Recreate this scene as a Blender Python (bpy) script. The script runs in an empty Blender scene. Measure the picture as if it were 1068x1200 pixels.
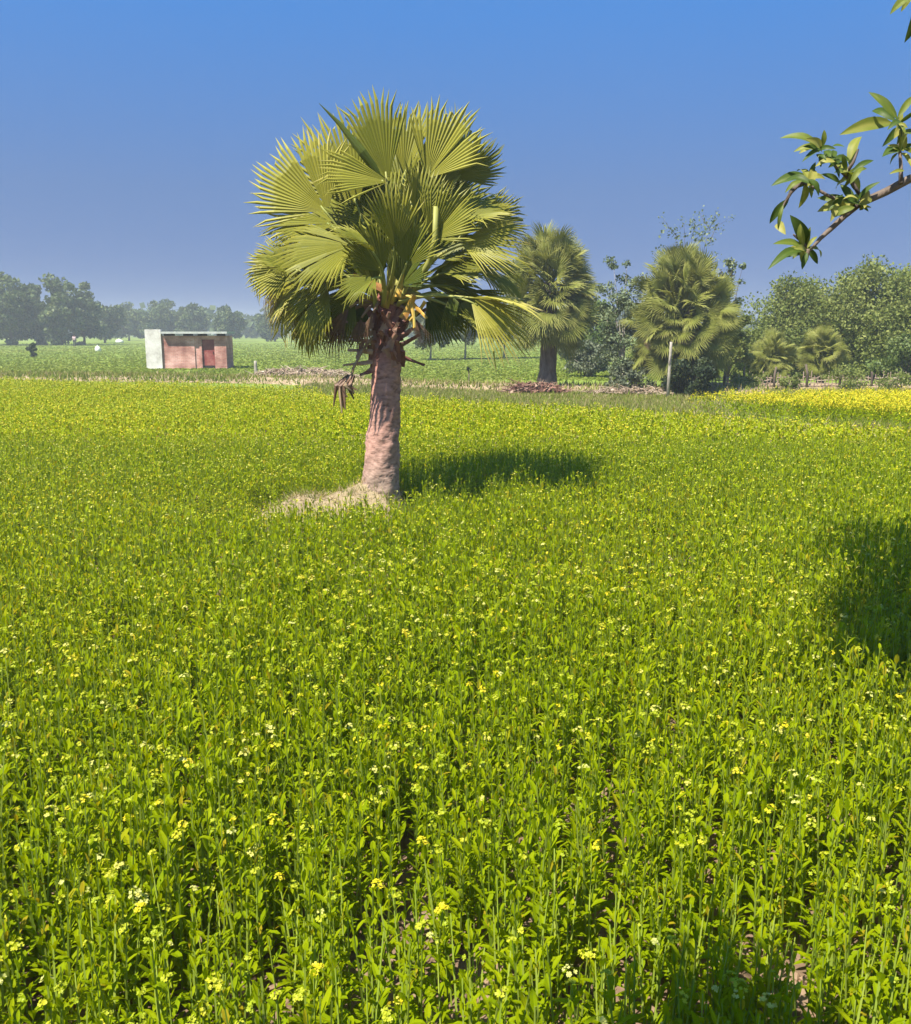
import bpy, math, random
import numpy as np
from mathutils import Vector, Matrix

R = math.radians
rng = np.random.default_rng(7)
random.seed(7)
C = bpy.context.scene.collection
scene = bpy.context.scene

# ------------------------------------------------------------------ camera
CAM_H, F, W0, H0, HORIZON = 2.2, 1070.0, 1068.0, 1200.0, 388.0
PITCH = math.atan((H0/2-HORIZON)/F)
cp, sp = math.cos(PITCH), math.sin(PITCH)
cam_d = bpy.data.cameras.new('camera'); cam = bpy.data.objects.new('camera', cam_d); C.objects.link(cam)
cam.location = (0, 0, CAM_H); cam.rotation_euler = (math.pi/2-PITCH, 0, 0)
cam_d.sensor_fit = 'VERTICAL'; cam_d.sensor_height = 24.0; cam_d.lens = 24.0*F/H0
cam_d.clip_start = 0.05; cam_d.clip_end = 3000
scene.camera = cam

def ray(px, py):
    u, v = (px-W0/2)/F, (H0/2-py)/F
    return np.array([u, cp+v*sp, -sp+v*cp])
def at(px, py, d):                      # measured point at distance d ahead
    r = ray(px, py); return np.array([0, 0, CAM_H])+r*(d/r[1])
def ground_at(px, py, z=0.0):
    r = ray(px, py); t = (z-CAM_H)/r[2]; return np.array([0, 0, CAM_H])+r*t
def project(p):
    p = np.atleast_2d(p); x = p[:, 0]; y = p[:, 1]; z = p[:, 2]-CAM_H
    dep = y*cp-z*sp; up = y*sp+z*cp
    dep = np.where(np.abs(dep) < 1e-6, 1e-6, dep)
    return W0/2+F*x/dep, H0/2-F*up/dep, dep

# ------------------------------------------------------------------ sun, sky
SUN_EL = R(56)
SD = np.array([0.69, 0.724])             # way the shadows run over the ground
to_sun = Vector((-SD[0]*math.cos(SUN_EL), -SD[1]*math.cos(SUN_EL), math.sin(SUN_EL)))
sl = bpy.data.lights.new('sun', 'SUN'); sl.energy = 4.2; sl.angle = R(0.5); sl.color = (1.0, 0.94, 0.84)
so = bpy.data.objects.new('sun', sl); C.objects.link(so); so.location = (-20, -20, 40)
so.rotation_euler = to_sun.to_track_quat('Z', 'Y').to_euler()
w = bpy.data.worlds.new('World'); scene.world = w; w.use_nodes = True
nt = w.node_tree; bg = nt.nodes['Background']
sky = nt.nodes.new('ShaderNodeTexSky'); sky.sky_type = 'NISHITA'; sky.sun_disc = False
sky.sun_elevation = SUN_EL; sky.sun_rotation = math.atan2(to_sun.x, to_sun.y)
sky.air_density = 1.0; sky.dust_density = 0.2; sky.ozone_density = 3.0
tcw = nt.nodes.new('ShaderNodeTexCoord'); mpw = nt.nodes.new('ShaderNodeMapping'); mpw.vector_type = 'POINT'   # haze-free upper sky reaches low
mpw.inputs['Scale'].default_value = (1, 1, 0.35); mpw.inputs['Location'].default_value = (0, 0, 0.27)
nt.links.new(tcw.outputs['Generated'], mpw.inputs[0]); nt.links.new(mpw.outputs[0], sky.inputs['Vector'])
hs = nt.nodes.new('ShaderNodeHueSaturation'); hs.inputs['Saturation'].default_value = 1.15
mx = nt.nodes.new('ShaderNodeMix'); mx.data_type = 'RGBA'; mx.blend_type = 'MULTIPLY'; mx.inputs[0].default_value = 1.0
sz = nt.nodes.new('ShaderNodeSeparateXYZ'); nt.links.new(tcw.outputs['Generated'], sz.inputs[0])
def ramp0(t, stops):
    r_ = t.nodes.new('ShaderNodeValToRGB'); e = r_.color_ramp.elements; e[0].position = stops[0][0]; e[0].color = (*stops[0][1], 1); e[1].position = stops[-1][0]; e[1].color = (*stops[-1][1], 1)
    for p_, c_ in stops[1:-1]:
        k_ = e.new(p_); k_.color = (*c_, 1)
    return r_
rz_ = ramp0(nt, [(0.0, (0.76, 0.58, 0.68)), (0.14, (0.82, 0.74, 0.82)), (0.30, (0.55, 0.90, 1.18)), (0.42, (0.70, 1.0, 1.2)), (0.75, (1.25, 1.45, 1.5))])  # sky above the view is brightened beyond natural to add fill in the shadows
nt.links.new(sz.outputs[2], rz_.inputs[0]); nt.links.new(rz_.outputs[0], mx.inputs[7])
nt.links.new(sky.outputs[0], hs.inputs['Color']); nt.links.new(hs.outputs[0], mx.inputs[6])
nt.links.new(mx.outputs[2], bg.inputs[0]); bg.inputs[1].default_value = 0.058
scene.view_settings.view_transform = 'Standard'; scene.view_settings.look = 'None'
scene.view_settings.exposure = 1.42; scene.view_settings.gamma = 1.0
scene.cycles.use_denoising = True
scene.cycles.max_bounces = 6; scene.cycles.transparent_max_bounces = 4

# ------------------------------------------------------------------ materials
def new_mat(name):
    m = bpy.data.materials.new(name); m.use_nodes = True
    t = m.node_tree; b = t.nodes['Principled BSDF']
    b.inputs['Specular IOR Level'].default_value = 0.25
    return m, t, b
def ramp(t, stops):
    r = t.nodes.new('ShaderNodeValToRGB'); e = r.color_ramp.elements
    while len(e) > 1: e.remove(e[0])
    e[0].position = stops[0][0]; e[0].color = (*stops[0][1], 1)
    for p, c in stops[1:]:
        k = e.new(p); k.color = (*c, 1)
    return r
def leaf_mat(name, stops, transl=0.3, rough=0.55, spec=0.25, tcol=(1.25, 1.15, 0.6)):
    """colour follows the mesh's own per-leaf 'tint' value"""
    m, t, b = new_mat(name)
    a = t.nodes.new('ShaderNodeAttribute'); a.attribute_name = 'tint'
    r = ramp(t, stops); t.links.new(a.outputs['Fac'], r.inputs[0])
    t.links.new(r.outputs[0], b.inputs['Base Color'])
    b.inputs['Roughness'].default_value = rough; b.inputs['Specular IOR Level'].default_value = spec
    if transl > 0:
        tr = t.nodes.new('ShaderNodeBsdfTranslucent'); mm = t.nodes.new('ShaderNodeMix'); mm.data_type = 'RGBA'; mm.blend_type = 'MULTIPLY'
        mm.inputs[0].default_value = 1; mm.inputs[7].default_value = (*tcol, 1)
        t.links.new(r.outputs[0], mm.inputs[6]); t.links.new(mm.outputs[2], tr.inputs[0])
        ms = t.nodes.new('ShaderNodeMixShader'); ms.inputs[0].default_value = transl
        out = t.nodes['Material Output']
        t.links.new(b.outputs[0], ms.inputs[1]); t.links.new(tr.outputs[0], ms.inputs[2]); t.links.new(ms.outputs[0], out.inputs[0])
    return m
def noise_mat(name, stops, scale=6.0, detail=8, rough=0.9, bump=0.0, bscale=None, stretch=None, spec=0.15, bdist=0.02):
    m, t, b = new_mat(name)
    tc = t.nodes.new('ShaderNodeTexCoord'); mp = t.nodes.new('ShaderNodeMapping')
    if stretch: mp.inputs['Scale'].default_value = stretch
    t.links.new(tc.outputs['Object'], mp.inputs[0])
    n = t.nodes.new('ShaderNodeTexNoise'); n.inputs['Scale'].default_value = scale; n.inputs['Detail'].default_value = detail
    n.inputs['Roughness'].default_value = 0.65
    t.links.new(mp.outputs[0], n.inputs['Vector'])
    r = ramp(t, stops); t.links.new(n.outputs[0], r.inputs[0]); t.links.new(r.outputs[0], b.inputs['Base Color'])
    b.inputs['Roughness'].default_value = rough; b.inputs['Specular IOR Level'].default_value = spec
    if bump:
        n2 = t.nodes.new('ShaderNodeTexNoise'); n2.inputs['Scale'].default_value = bscale or scale*3; n2.inputs['Detail'].default_value = 6
        t.links.new(mp.outputs[0], n2.inputs['Vector'])
        bp = t.nodes.new('ShaderNodeBump'); bp.inputs['Strength'].default_value = bump; bp.inputs['Distance'].default_value = bdist
        t.links.new(n2.outputs[0], bp.inputs['Height']); t.links.new(bp.outputs[0], b.inputs['Normal'])
    return m

M = {}
M['soil'] = noise_mat('soil', [(0.3, (0.10, 0.07, 0.045)), (0.5, (0.19, 0.125, 0.08)), (0.7, (0.30, 0.21, 0.135))], 5, bump=0.8, bscale=18)
M['field_far'] = noise_mat('far_field_green', [(0.3, (0.13, 0.19, 0.02)), (0.5, (0.175, 0.235, 0.03)), (0.7, (0.22, 0.245, 0.045))], 0.09, 6, bump=0.3, bscale=3, stretch=(1, 0.35, 1))
M['earth'] = noise_mat('dry_earth', [(0.3, (0.18, 0.13, 0.075)), (0.5, (0.30, 0.22, 0.13)), (0.72, (0.42, 0.33, 0.21))], 1.6, bump=0.8, bscale=9)
M['bund'] = noise_mat('grassy_bund', [(0.3, (0.11, 0.12, 0.03)), (0.5, (0.22, 0.20, 0.075)), (0.72, (0.36, 0.29, 0.15))], 1.3, bump=0.6, bscale=9)
M['crop_leaf'] = leaf_mat('mustard_leaf', [(0, (0.145, 0.205, 0.001)), (0.45, (0.23, 0.31, 0.0008)), (0.85, (0.31, 0.36, 0.0008)), (1, (0.37, 0.30, 0.012))], 0.48, spec=0.08, rough=.7)
M['crop_stem'] = leaf_mat('mustard_stem', [(0, (0.14, 0.21, 0.015)), (1, (0.28, 0.34, 0.05))], 0.0)
M['crop_flower'] = leaf_mat('mustard_flower', [(0, (0.29, 0.36, 0.010)), (0.35, (0.41, 0.43, 0.02)), (0.65, (0.60, 0.50, 0.008)), (1, (0.56, 0.56, 0.16))], 0.3, tcol=(1, 1, 0.8))
M['grass'] = leaf_mat('field_grass', [(0, (0.11, 0.16, 0.015)), (0.5, (0.17, 0.22, 0.025)), (1, (0.26, 0.26, 0.06))], 0.3, spec=.1)
M['dry_grass'] = leaf_mat('dry_grass', [(0, (0.16, 0.15, 0.04)), (0.5, (0.34, 0.26, 0.12)), (1, (0.52, 0.42, 0.25))], 0.2)
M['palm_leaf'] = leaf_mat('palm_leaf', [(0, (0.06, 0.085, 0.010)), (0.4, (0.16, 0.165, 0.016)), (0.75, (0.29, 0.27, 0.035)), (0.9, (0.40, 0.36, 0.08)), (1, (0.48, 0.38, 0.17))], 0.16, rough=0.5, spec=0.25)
M['palm_far'] = leaf_mat('distant_palm_leaf', [(0, (0.11, 0.13, 0.02)), (0.5, (0.185, 0.20, 0.036)), (0.85, (0.33, 0.32, 0.09)), (1, (0.42, 0.36, 0.16))], 0.22, rough=0.6, spec=.15)
M['petiole'] = leaf_mat('palm_petiole', [(0, (0.12, 0.17, 0.03)), (0.5, (0.36, 0.34, 0.09)), (0.75, (0.52, 0.28, 0.045)), (1, (0.30, 0.13, 0.07))], 0)
M['dry_frond'] = leaf_mat('dead_frond', [(0, (0.10, 0.055, 0.035)), (0.5, (0.26, 0.15, 0.09)), (1, (0.46, 0.34, 0.20))], 0.12)
M['boot'] = leaf_mat('leaf_base', [(0, (0.05, 0.018, 0.013)), (0.5, (0.20, 0.075, 0.055)), (1, (0.42, 0.27, 0.18))], 0)
M['green_leaf'] = leaf_mat('broad_leaf', [(0, (0.06, 0.10, 0.025)), (0.5, (0.115, 0.16, 0.035)), (1, (0.18, 0.21, 0.06))], 0.25)
M['grey_leaf'] = leaf_mat('greyish_leaf', [(0, (0.05, 0.065, 0.035)), (0.5, (0.11, 0.13, 0.07)), (1, (0.20, 0.21, 0.13))], 0.2)
M['blue_leaf'] = leaf_mat('bluish_leaf', [(0, (0.07, 0.10, 0.05)), (0.5, (0.14, 0.18, 0.085)), (1, (0.24, 0.27, 0.14))], 0.2)
M['feather_leaf'] = leaf_mat('feathery_leaf', [(0, (0.09, 0.12, 0.025)), (0.5, (0.175, 0.21, 0.05)), (1, (0.28, 0.30, 0.09))], 0.35, spec=.1)
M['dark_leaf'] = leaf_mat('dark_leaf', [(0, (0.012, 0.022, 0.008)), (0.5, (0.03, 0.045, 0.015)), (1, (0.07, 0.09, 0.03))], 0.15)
M['wood_leaf'] = leaf_mat('treeline_leaf', [(0, (0.045, 0.07, 0.022)), (0.5, (0.085, 0.12, 0.035)), (1, (0.16, 0.185, 0.06))], 0.2)
M['branch_leaf'] = leaf_mat('overhanging_leaf', [(0, (0.025, 0.05, 0.010)), (0.4, (0.07, 0.115, 0.016)), (0.75, (0.19, 0.22, 0.035)), (1, (0.36, 0.33, 0.08))], 0.35, rough=0.5, spec=0.25)
M['bark'] = noise_mat('bark', [(0.3, (0.06, 0.045, 0.035)), (0.7, (0.20, 0.155, 0.12))], 9, bump=0.8, stretch=(1, 1, 0.3))
M['pale_bark'] = noise_mat('pale_bark', [(0.3, (0.22, 0.19, 0.15)), (0.7, (0.42, 0.38, 0.31))], 9, bump=0.4, stretch=(1, 1, 0.3))
M['straw_brush'] = leaf_mat('straw_brush', [(0, (0.20, 0.14, 0.09)), (0.5, (0.34, 0.25, 0.17)), (1, (0.48, 0.38, 0.27))], 0)
M['red_brush'] = leaf_mat('red_brown_brush', [(0, (0.10, 0.045, 0.03)), (0.5, (0.21, 0.10, 0.07)), (1, (0.32, 0.21, 0.14))], 0)

# ------------------------------------------------------------------ mesh helpers
class NB:
    def __init__(s): s.V = []; s.F = []; s.T = []; s.mi = []; s.n = 0
    def add(s, V, F, tint=0.5, mi=0):
        V = np.asarray(V, float).reshape(-1, 3)
        t = np.broadcast_to(np.asarray(tint, float), (len(V),))
        s.V.append(V); s.T.append(t)
        for f in (F if isinstance(F, (list, tuple)) and len(F) and isinstance(F[0], np.ndarray) else [np.asarray(F)]):
            if len(f): s.F.append(np.asarray(f)+s.n); s.mi.append(np.full(len(f), mi))
        s.n += len(V)
        return s
    def build(s, name, mats, parent=None, smooth=False, loc=None):
        me = bpy.data.meshes.new(name)
        V = np.concatenate(s.V).astype(np.float32); T = np.concatenate(s.T).astype(np.float32)
        if loc is not None: V = V-np.asarray(loc, np.float32)
        tot = np.concatenate([np.full(len(f), f.shape[1]) for f in s.F]).astype(np.int32)
        idx = np.concatenate([f.ravel() for f in s.F]).astype(np.int32)
        st = np.concatenate([[0], np.cumsum(tot)[:-1]]).astype(np.int32)
        me.vertices.add(len(V)); me.vertices.foreach_set('co', V.ravel())
        me.loops.add(len(idx)); me.loops.foreach_set('vertex_index', idx)
        me.polygons.add(len(tot)); me.polygons.foreach_set('loop_start', st); me.polygons.foreach_set('loop_total', tot)
        me.polygons.foreach_set('material_index', np.concatenate(s.mi).astype(np.int32))
        me.polygons.foreach_set('use_smooth', np.full(len(tot), bool(smooth)))
        a = me.attributes.new('tint', 'FLOAT', 'POINT'); a.data.foreach_set('value', T)
        for m in (mats if isinstance(mats, (list, tuple)) else [mats]): me.materials.append(m)
        me.update(calc_edges=True); me.validate()
        o = bpy.data.objects.new(name, me); C.objects.link(o)
        if parent is not None: o.parent = parent
        elif loc is not None: o.location = loc
        return o

def tag(o, label=None, cat=None, group=None, kind=None):
    if label: o['label'] = label
    if cat: o['category'] = cat
    if group: o['group'] = group
    if kind: o['kind'] = kind
    return o
def thing(name, label, cat, loc=(0, 0, 0), group=None, rz=0.0):
    o = bpy.data.objects.new(name, None); C.objects.link(o); o.empty_display_size = 0.2
    o.location = tuple(loc); o.rotation_euler = (0, 0, rz)
    return tag(o, label, cat, group)

def tube(pts, rad, n=6, jit=0.0, cap=True):
    pts = np.asarray(pts, float); k = len(pts); rad = np.broadcast_to(np.asarray(rad, float), (k,))
    tg = np.gradient(pts, axis=0); tg /= np.linalg.norm(tg, axis=1)[:, None]+1e-9
    ref = np.array([0, 0, 1.0]) if abs(tg[0, 2]) < 0.9 else np.array([1.0, 0, 0])
    V = []
    u = np.cross(ref, tg[0]); u /= np.linalg.norm(u)
    ang = np.arange(n)*2*math.pi/n
    for i in range(k):
        u = u-tg[i]*np.dot(u, tg[i]); u /= np.linalg.norm(u)+1e-9; v = np.cross(tg[i], u)
        rr = rad[i]*(1+(rng.uniform(-jit, jit, n) if jit else 0))
        V.append(pts[i]+(np.cos(ang)*rr)[:, None]*u+(np.sin(ang)*rr)[:, None]*v)
    V = np.concatenate(V)
    i = np.arange(k-1)[:, None]*n; j = np.arange(n)[None, :]; j2 = (j+1) % n
    Fq = np.stack([i+j, i+j2, i+n+j2, i+n+j], -1).reshape(-1, 4)
    Fs = [Fq]
    if cap: Fs.append(np.array([[*range((k-1)*n, k*n)]])); Fs.append(np.array([[*range(n-1, -1, -1)]]))
    return V, Fs
def curve(p0, p1, p2, k=8):
    t = np.linspace(0, 1, k)[:, None]; p0, p1, p2 = map(np.asarray, (p0, p1, p2))
    return (1-t)**2*p0+2*t*(1-t)*p1+t*t*p2
def boxv(x0, x1, y0, y1, z0, z1):
    V = np.array([[x, y, z] for z in (z0, z1) for y in (y0, y1) for x in (x0, x1)], float)
    Fq = np.array([[0, 2, 3, 1], [4, 5, 7, 6], [0, 1, 5, 4], [2, 6, 7, 3], [0, 4, 6, 2], [1, 3, 7, 5]])
    return V, Fq

def leaf_batch(base, az, el, L, Wd, droop, lod=0, tint=None):
    """many leaves at once; lod 0 = folded six-face leaf, 1 = single diamond"""
    m = len(az)
    d = np.stack([np.cos(az)*np.cos(el), np.sin(az)*np.cos(el), np.sin(el)], 1)
    s = np.stack([-np.sin(az), np.cos(az), np.zeros(m)], 1)
    nrm = np.cross(d, s); L = L[:, None]; Wd = Wd[:, None]; dr = np.asarray(droop)[:, None]
    zz = np.array([[0, 0, 1.0]])
    pt = lambda t: base+d*L*t-zz*dr*L*t*t
    tint = np.full(m, 0.5) if tint is None else tint
    if lod == 0:
        a, b = pt(0.38), pt(0.75)
        V = np.stack([base, a-s*Wd*0.5-nrm*Wd*-0.14, a, a+s*Wd*0.5-nrm*Wd*-0.14, b-s*Wd*0.4-nrm*Wd*-0.1, b, b+s*Wd*0.4-nrm*Wd*-0.1, pt(1.0)], 1)
        o = (np.arange(m)*8)[:, None]
        tri = np.concatenate([o+np.array([[0, 3, 2]]), o+np.array([[0, 2, 1]]), o+np.array([[4, 5, 7]]), o+np.array([[5, 6, 7]])])
        qd = np.concatenate([o+np.array([[1, 2, 5, 4]]), o+np.array([[2, 3, 6, 5]])])
        return V.reshape(-1, 3), [tri, qd], np.repeat(tint, 8)
    a = pt(0.5)
    V = np.stack([base, a+s*Wd*0.5, pt(1.0), a-s*Wd*0.5], 1)
    qd = np.arange(m*4).reshape(m, 4)
    return V.reshape(-1, 3), [qd], np.repeat(tint, 4)
def card_batch(cen, size, r, flat=0.0, aspect=0.6, tint=None):
    """small leaf-like diamonds with free orientation"""
    m = len(cen)
    d = r.normal(size=(m, 3)); d[:, 2] *= (1-flat); d /= np.linalg.norm(d, axis=1)[:, None]
    e = r.normal(size=(m, 3)); e -= d*np.sum(e*d, 1)[:, None]; e /= np.linalg.norm(e, axis=1)[:, None]
    size = np.broadcast_to(size, (m,))[:, None]
    V = np.stack([cen-d*size*0.5, cen+e*size*0.5*aspect, cen+d*size*0.5, cen-e*size*0.5*aspect], 1)
    t = r.uniform(0, 1, m) if tint is None else tint
    return V.reshape(-1, 3), [np.arange(m*4).reshape(m, 4)], np.repeat(t, 4)
def blade_batch(base, h, wd, lean, r, tint):
    m = len(base); az = r.uniform(0, 2*math.pi, m); a2 = r.uniform(0, 2*math.pi, m)
    s = np.stack([np.cos(az), np.sin(az), np.zeros(m)], 1)*wd[:, None]*0.5
    ln = np.stack([np.cos(a2), np.sin(a2), np.zeros(m)], 1)*(lean*h)[:, None]
    up = np.stack([np.zeros(m), np.zeros(m), h], 1)
    V = np.stack([base-s, base+s, base+up+ln], 1)
    return V.reshape(-1, 3), [np.arange(m*3).reshape(m, 3)], np.repeat(tint, 3)
def vnoise(x, y, sc, seed=0):           # cheap smooth value noise for scattering
    g = np.random.default_rng(seed).uniform(0, 1, (64, 64))
    u, v = x/sc+100, y/sc+100
    i, j = np.floor(u).astype(int), np.floor(v).astype(int); fu, fv = u-i, v-j
    fu = fu*fu*(3-2*fu); fv = fv*fv*(3-2*fv)
    q = lambda a, b: g[a % 64, b % 64]
    return (q(i, j)*(1-fu)+q(i+1, j)*fu)*(1-fv)+(q(i, j+1)*(1-fu)+q(i+1, j+1)*fu)*fv
def in_poly(x, y, P):
    P = np.asarray(P); c = np.zeros(len(x), bool); j = len(P)-1
    for i in range(len(P)):
        xi, yi = P[i][:2]; xj, yj = P[j][:2]
        c ^= ((yi > y) != (yj > y)) & (x < (xj-xi)*(y-yi)/(yj-yi+1e-12)+xi); j = i
    return c

# ------------------------------------------------------------------ ground
def sheet(name, pts, z, mat, sub=0):
    nb = NB(); nb.add([[*p[:2], z] for p in pts], np.array([list(range(len(pts)))]))
    return tag(nb.build(name, mat), kind='structure')
sheet('ground', [(-390, -28), (390, -28), (390, 690), (-390, 690)], 0.0, M['field_far'])
EDGE = np.array([(-26, 38.5), (-17, 34), (-7.4, 29.8), (0.15, 24.9), (4.8, 21.3), (8.9, 17.6), (14, 13.0), (20, 8)])   # far edge of the mustard field
field_poly = [(-26, -6), (20, -6)]+[tuple(p) for p in EDGE[::-1]]
sheet('field_soil', field_poly, 0.004, M['soil'])
yellow_poly = [(5.9, 23.4), (7.9, 21.3), (9.6, 19.4), (15, 14.4), (22, 14.5), (21, 25.6), (12, 25.2)]

# a raised bund runs along the far edge of the field
def bund(name, line, width, height, mat, seed, step=0.5, wob=0.5):
    line = np.asarray(line, float); r = np.random.default_rng(seed)
    seg = np.linalg.norm(np.diff(line, axis=0), axis=1); s = np.concatenate([[0], np.cumsum(seg)])
    u = np.arange(0, s[-1], step); c = np.stack([np.interp(u, s, line[:, 0]), np.interp(u, s, line[:, 1])], 1)
    tg = np.gradient(c, axis=0); tg /= np.linalg.norm(tg, axis=1)[:, None]; nn = np.stack([-tg[:, 1], tg[:, 0]], 1)
    k = 9; V = []
    for j in range(k):
        q = -1+2*j/(k-1); hz = height*np.maximum(0, 1-q*q)**0.8
        hh = hz*(1-wob*0.5+wob*vnoise(u, np.full(len(u), j*1.3), 1.4, seed))
        off = q*width*0.5*(1+0.25*(vnoise(u, np.full(len(u), 9.0*j), 2.5, seed+1)-0.5))
        p = c+nn*off[:, None]; V.append(np.column_stack([p, hh-(0.03 if j in (0, k-1) else 0)]))
    V = np.stack(V, 1); m = len(u)
    i = np.arange(m-1)[:, None]*k; j = np.arange(k-1)[None]
    Fq = np.stack([i+j, i+j+1, i+k+j+1, i+k+j], -1).reshape(-1, 4)
    nb = NB(); nb.add(V.reshape(-1, 3), Fq)
    o = nb.build(name, mat, smooth=True); tag(o, kind='structure'); return V.reshape(-1, 3)
off = lambda d: [(x+0.55*d, y+0.83*d) for x, y in EDGE]
b1 = bund('field_bund', off(0.9), 1.6, 0.22, M['bund'], 3)
b2 = bund('earth_bank', [(-60, 52), (-30, 46), (-17, 42.5), (-8, 40.5), (-3, 37.5), (1.5, 34.4), (5, 33.4), (8, 32.6), (11, 32.8)], 2.6, 0.24, M['earth'], 5)
b3 = bund('fence_bank', [(8.5, 35.5), (13, 35.5), (18, 35.2), (26, 35)], 1.6, 0.22, M['earth'], 6)

# ------------------------------------------------------------------ mustard crop
def crop_parts(pos, hgt, fl, r, lod):
    """stems, leaves and flower heads for many mustard plants. lod 0 near, 1 middle, 2 far"""
    n = len(pos); out = {}
    lean = r.normal(0, 0.07, (n, 2))
    top = pos+np.column_stack([lean*hgt[:, None], hgt])
    along = lambda i, t: pos[i]+(top[i]-pos[i])*t[:, None]
    # stems
    if lod < 2:
        m = 3; ang = np.arange(m)*2*math.pi/m
        ring = np.stack([np.cos(ang), np.sin(ang), np.zeros(m)], 1)
        V = np.stack([pos[:, None]+ring*0.0045, (pos+(top-pos)*0.55+np.column_stack([r.normal(0, .006, (n, 2)), np.zeros(n)]))[:, None]+ring*0.0036, top[:, None]+ring*0.002], 1).reshape(-1, 3)
        o = (np.arange(n)*9)[:, None, None]; k = np.arange(2)[None, :, None]*3; j = np.arange(3)[None, None]
        j2 = (j+1) % 3
        Fq = np.stack([o+k+j, o+k+j2, o+k+3+j2, o+k+3+j], -1).reshape(-1, 4)
        out['stem'] = (V, [Fq], np.repeat(r.uniform(0, 1, n), 9))
    # leaves
    K = (15, 9, 5)[lod]
    i = np.repeat(np.arange(n), K); q = np.tile((np.arange(K)+0.5)/K, n)+r.uniform(-.04, .04, n*K)
    t = 0.08+0.88*np.clip(q, 0, 1)
    az = r.uniform(0, 2*math.pi, n)[i]+np.tile(np.arange(K), n)*2.4+r.normal(0, .4, n*K)
    el = np.clip(R(30)+R(48)*t+r.normal(0, .22, n*K), -0.4, 1.4)
    size = (0.106-0.048*t)*r.uniform(0.75, 1.25, n*K)*(hgt[i]/0.5)*(1, 1.18, 1.5)[lod]
    wd = size*r.uniform(0.19, 0.29, n*K)*(1, 1.15, 1.35)[lod]
    tint = np.clip(0.38+0.34*t+r.normal(0, .11, n*K)+(r.uniform(-.16, .16, n))[i]+.22*(vnoise(pos[:, 0], pos[:, 1], 1.7, 33)-.5)[i], 0, 0.95)
    tint = np.where(r.uniform(0, 1, n*K) < .02, 1.0, tint)
    out['leaf'] = leaf_batch(along(i, t), az, el, size, wd, r.uniform(.1, .5, n*K), 0 if lod == 0 else 1, tint)
    # flower heads: one on top, one to three on side shoots
    heads = []; hk = []
    for s in range(3):
        ok = r.uniform(0, 1, n) < (fl if s == 0 else fl*0.55)
        ii = np.nonzero(ok)[0]
        if s == 0: hp = top[ii]
        else:
            a = r.uniform(0, 2*math.pi, len(ii)); rad = r.uniform(.03, .07, len(ii))
            hp = top[ii]+np.column_stack([np.cos(a)*rad, np.sin(a)*rad, -r.uniform(.02, .09, len(ii))])
        heads.append(hp); hk.append(ii)
    hp = np.concatenate(heads); ii = np.concatenate(hk)
    if len(hp):
        big = r.uniform(0, 1, len(hp))**2.2
        rich = np.where(r.uniform(0, 1, len(hp)) < 0.13, r.uniform(.55, .72, len(hp)), r.uniform(0, .45, len(hp)))
        rich = np.where(r.uniform(0, 1, len(hp)) < 0.14, r.uniform(.85, 1, len(hp)), rich)
        if lod == 0: cnt = (5+13*big).astype(int); fs = 0.013
        elif lod == 1: cnt = (2+3*big).astype(int); fs = 0.0175
        else: cnt = np.full(len(hp), 3); fs = 0.024; rich = np.minimum(rich, .6)
        h = np.repeat(np.arange(len(hp)), cnt); m = len(h)
        rad = (0.008+0.014*big)[h]
        dv = r.normal(size=(m, 3)); dv[:, 2] = np.abs(dv[:, 2])*0.8; dv /= np.linalg.norm(dv, axis=1)[:, None]
        cen = hp[h]+dv*rad[:, None]*(1.0 if lod < 2 else 1.6)
        s = fs*r.uniform(.7, 1.25, m)
        nrm = dv+np.array([0, 0, .9])+r.normal(0, .25, (m, 3)); nrm /= np.linalg.norm(nrm, axis=1)[:, None]
        a = np.cross(nrm, r.normal(size=(m, 3))); a /= np.linalg.norm(a, axis=1)[:, None]; b = np.cross(nrm, a)
        tt = np.clip(rich[h]+r.normal(0, .05, m), 0, 1); s = s[:, None]
        if lod < 2:      # four petals: two crossed, slightly raised strips
            up = nrm*s*0.18
            V1 = np.stack([cen-a*s*.5-b*s*.2+up, cen-a*s*.5+b*s*.2+up, cen+b*s*.2, cen+a*s*.5+b*s*.2+up, cen+a*s*.5-b*s*.2+up, cen-b*s*.2], 1)
            V2 = np.stack([cen-b*s*.5-a*s*.2+up, cen-b*s*.5+a*s*.2+up, cen+a*s*.2+nrm*.0006, cen+b*s*.5+a*s*.2+up, cen+b*s*.5-a*s*.2+up, cen-a*s*.2+nrm*.0006], 1)
            V = np.concatenate([V1, V2]).reshape(-1, 3); o = (np.arange(2*m)*6)[:, None]
            out['flower'] = (V, [np.concatenate([o+np.array([[0, 1, 2, 5]]), o+np.array([[5, 2, 3, 4]])])], np.repeat(np.concatenate([tt, tt]), 6))
            out['hid'] = np.concatenate([h, h])
        else:
            V = np.stack([cen-a*s*.5-b*s*.35, cen+a*s*.4-b*s*.4, cen+a*s*.5+b*s*.4+nrm*s*.25, cen-a*s*.45+b*s*.42], 1)
            out['flower'] = (V.reshape(-1, 3), [np.arange(m*4).reshape(m, 4)], np.repeat(tt, 4))
    return out

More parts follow.
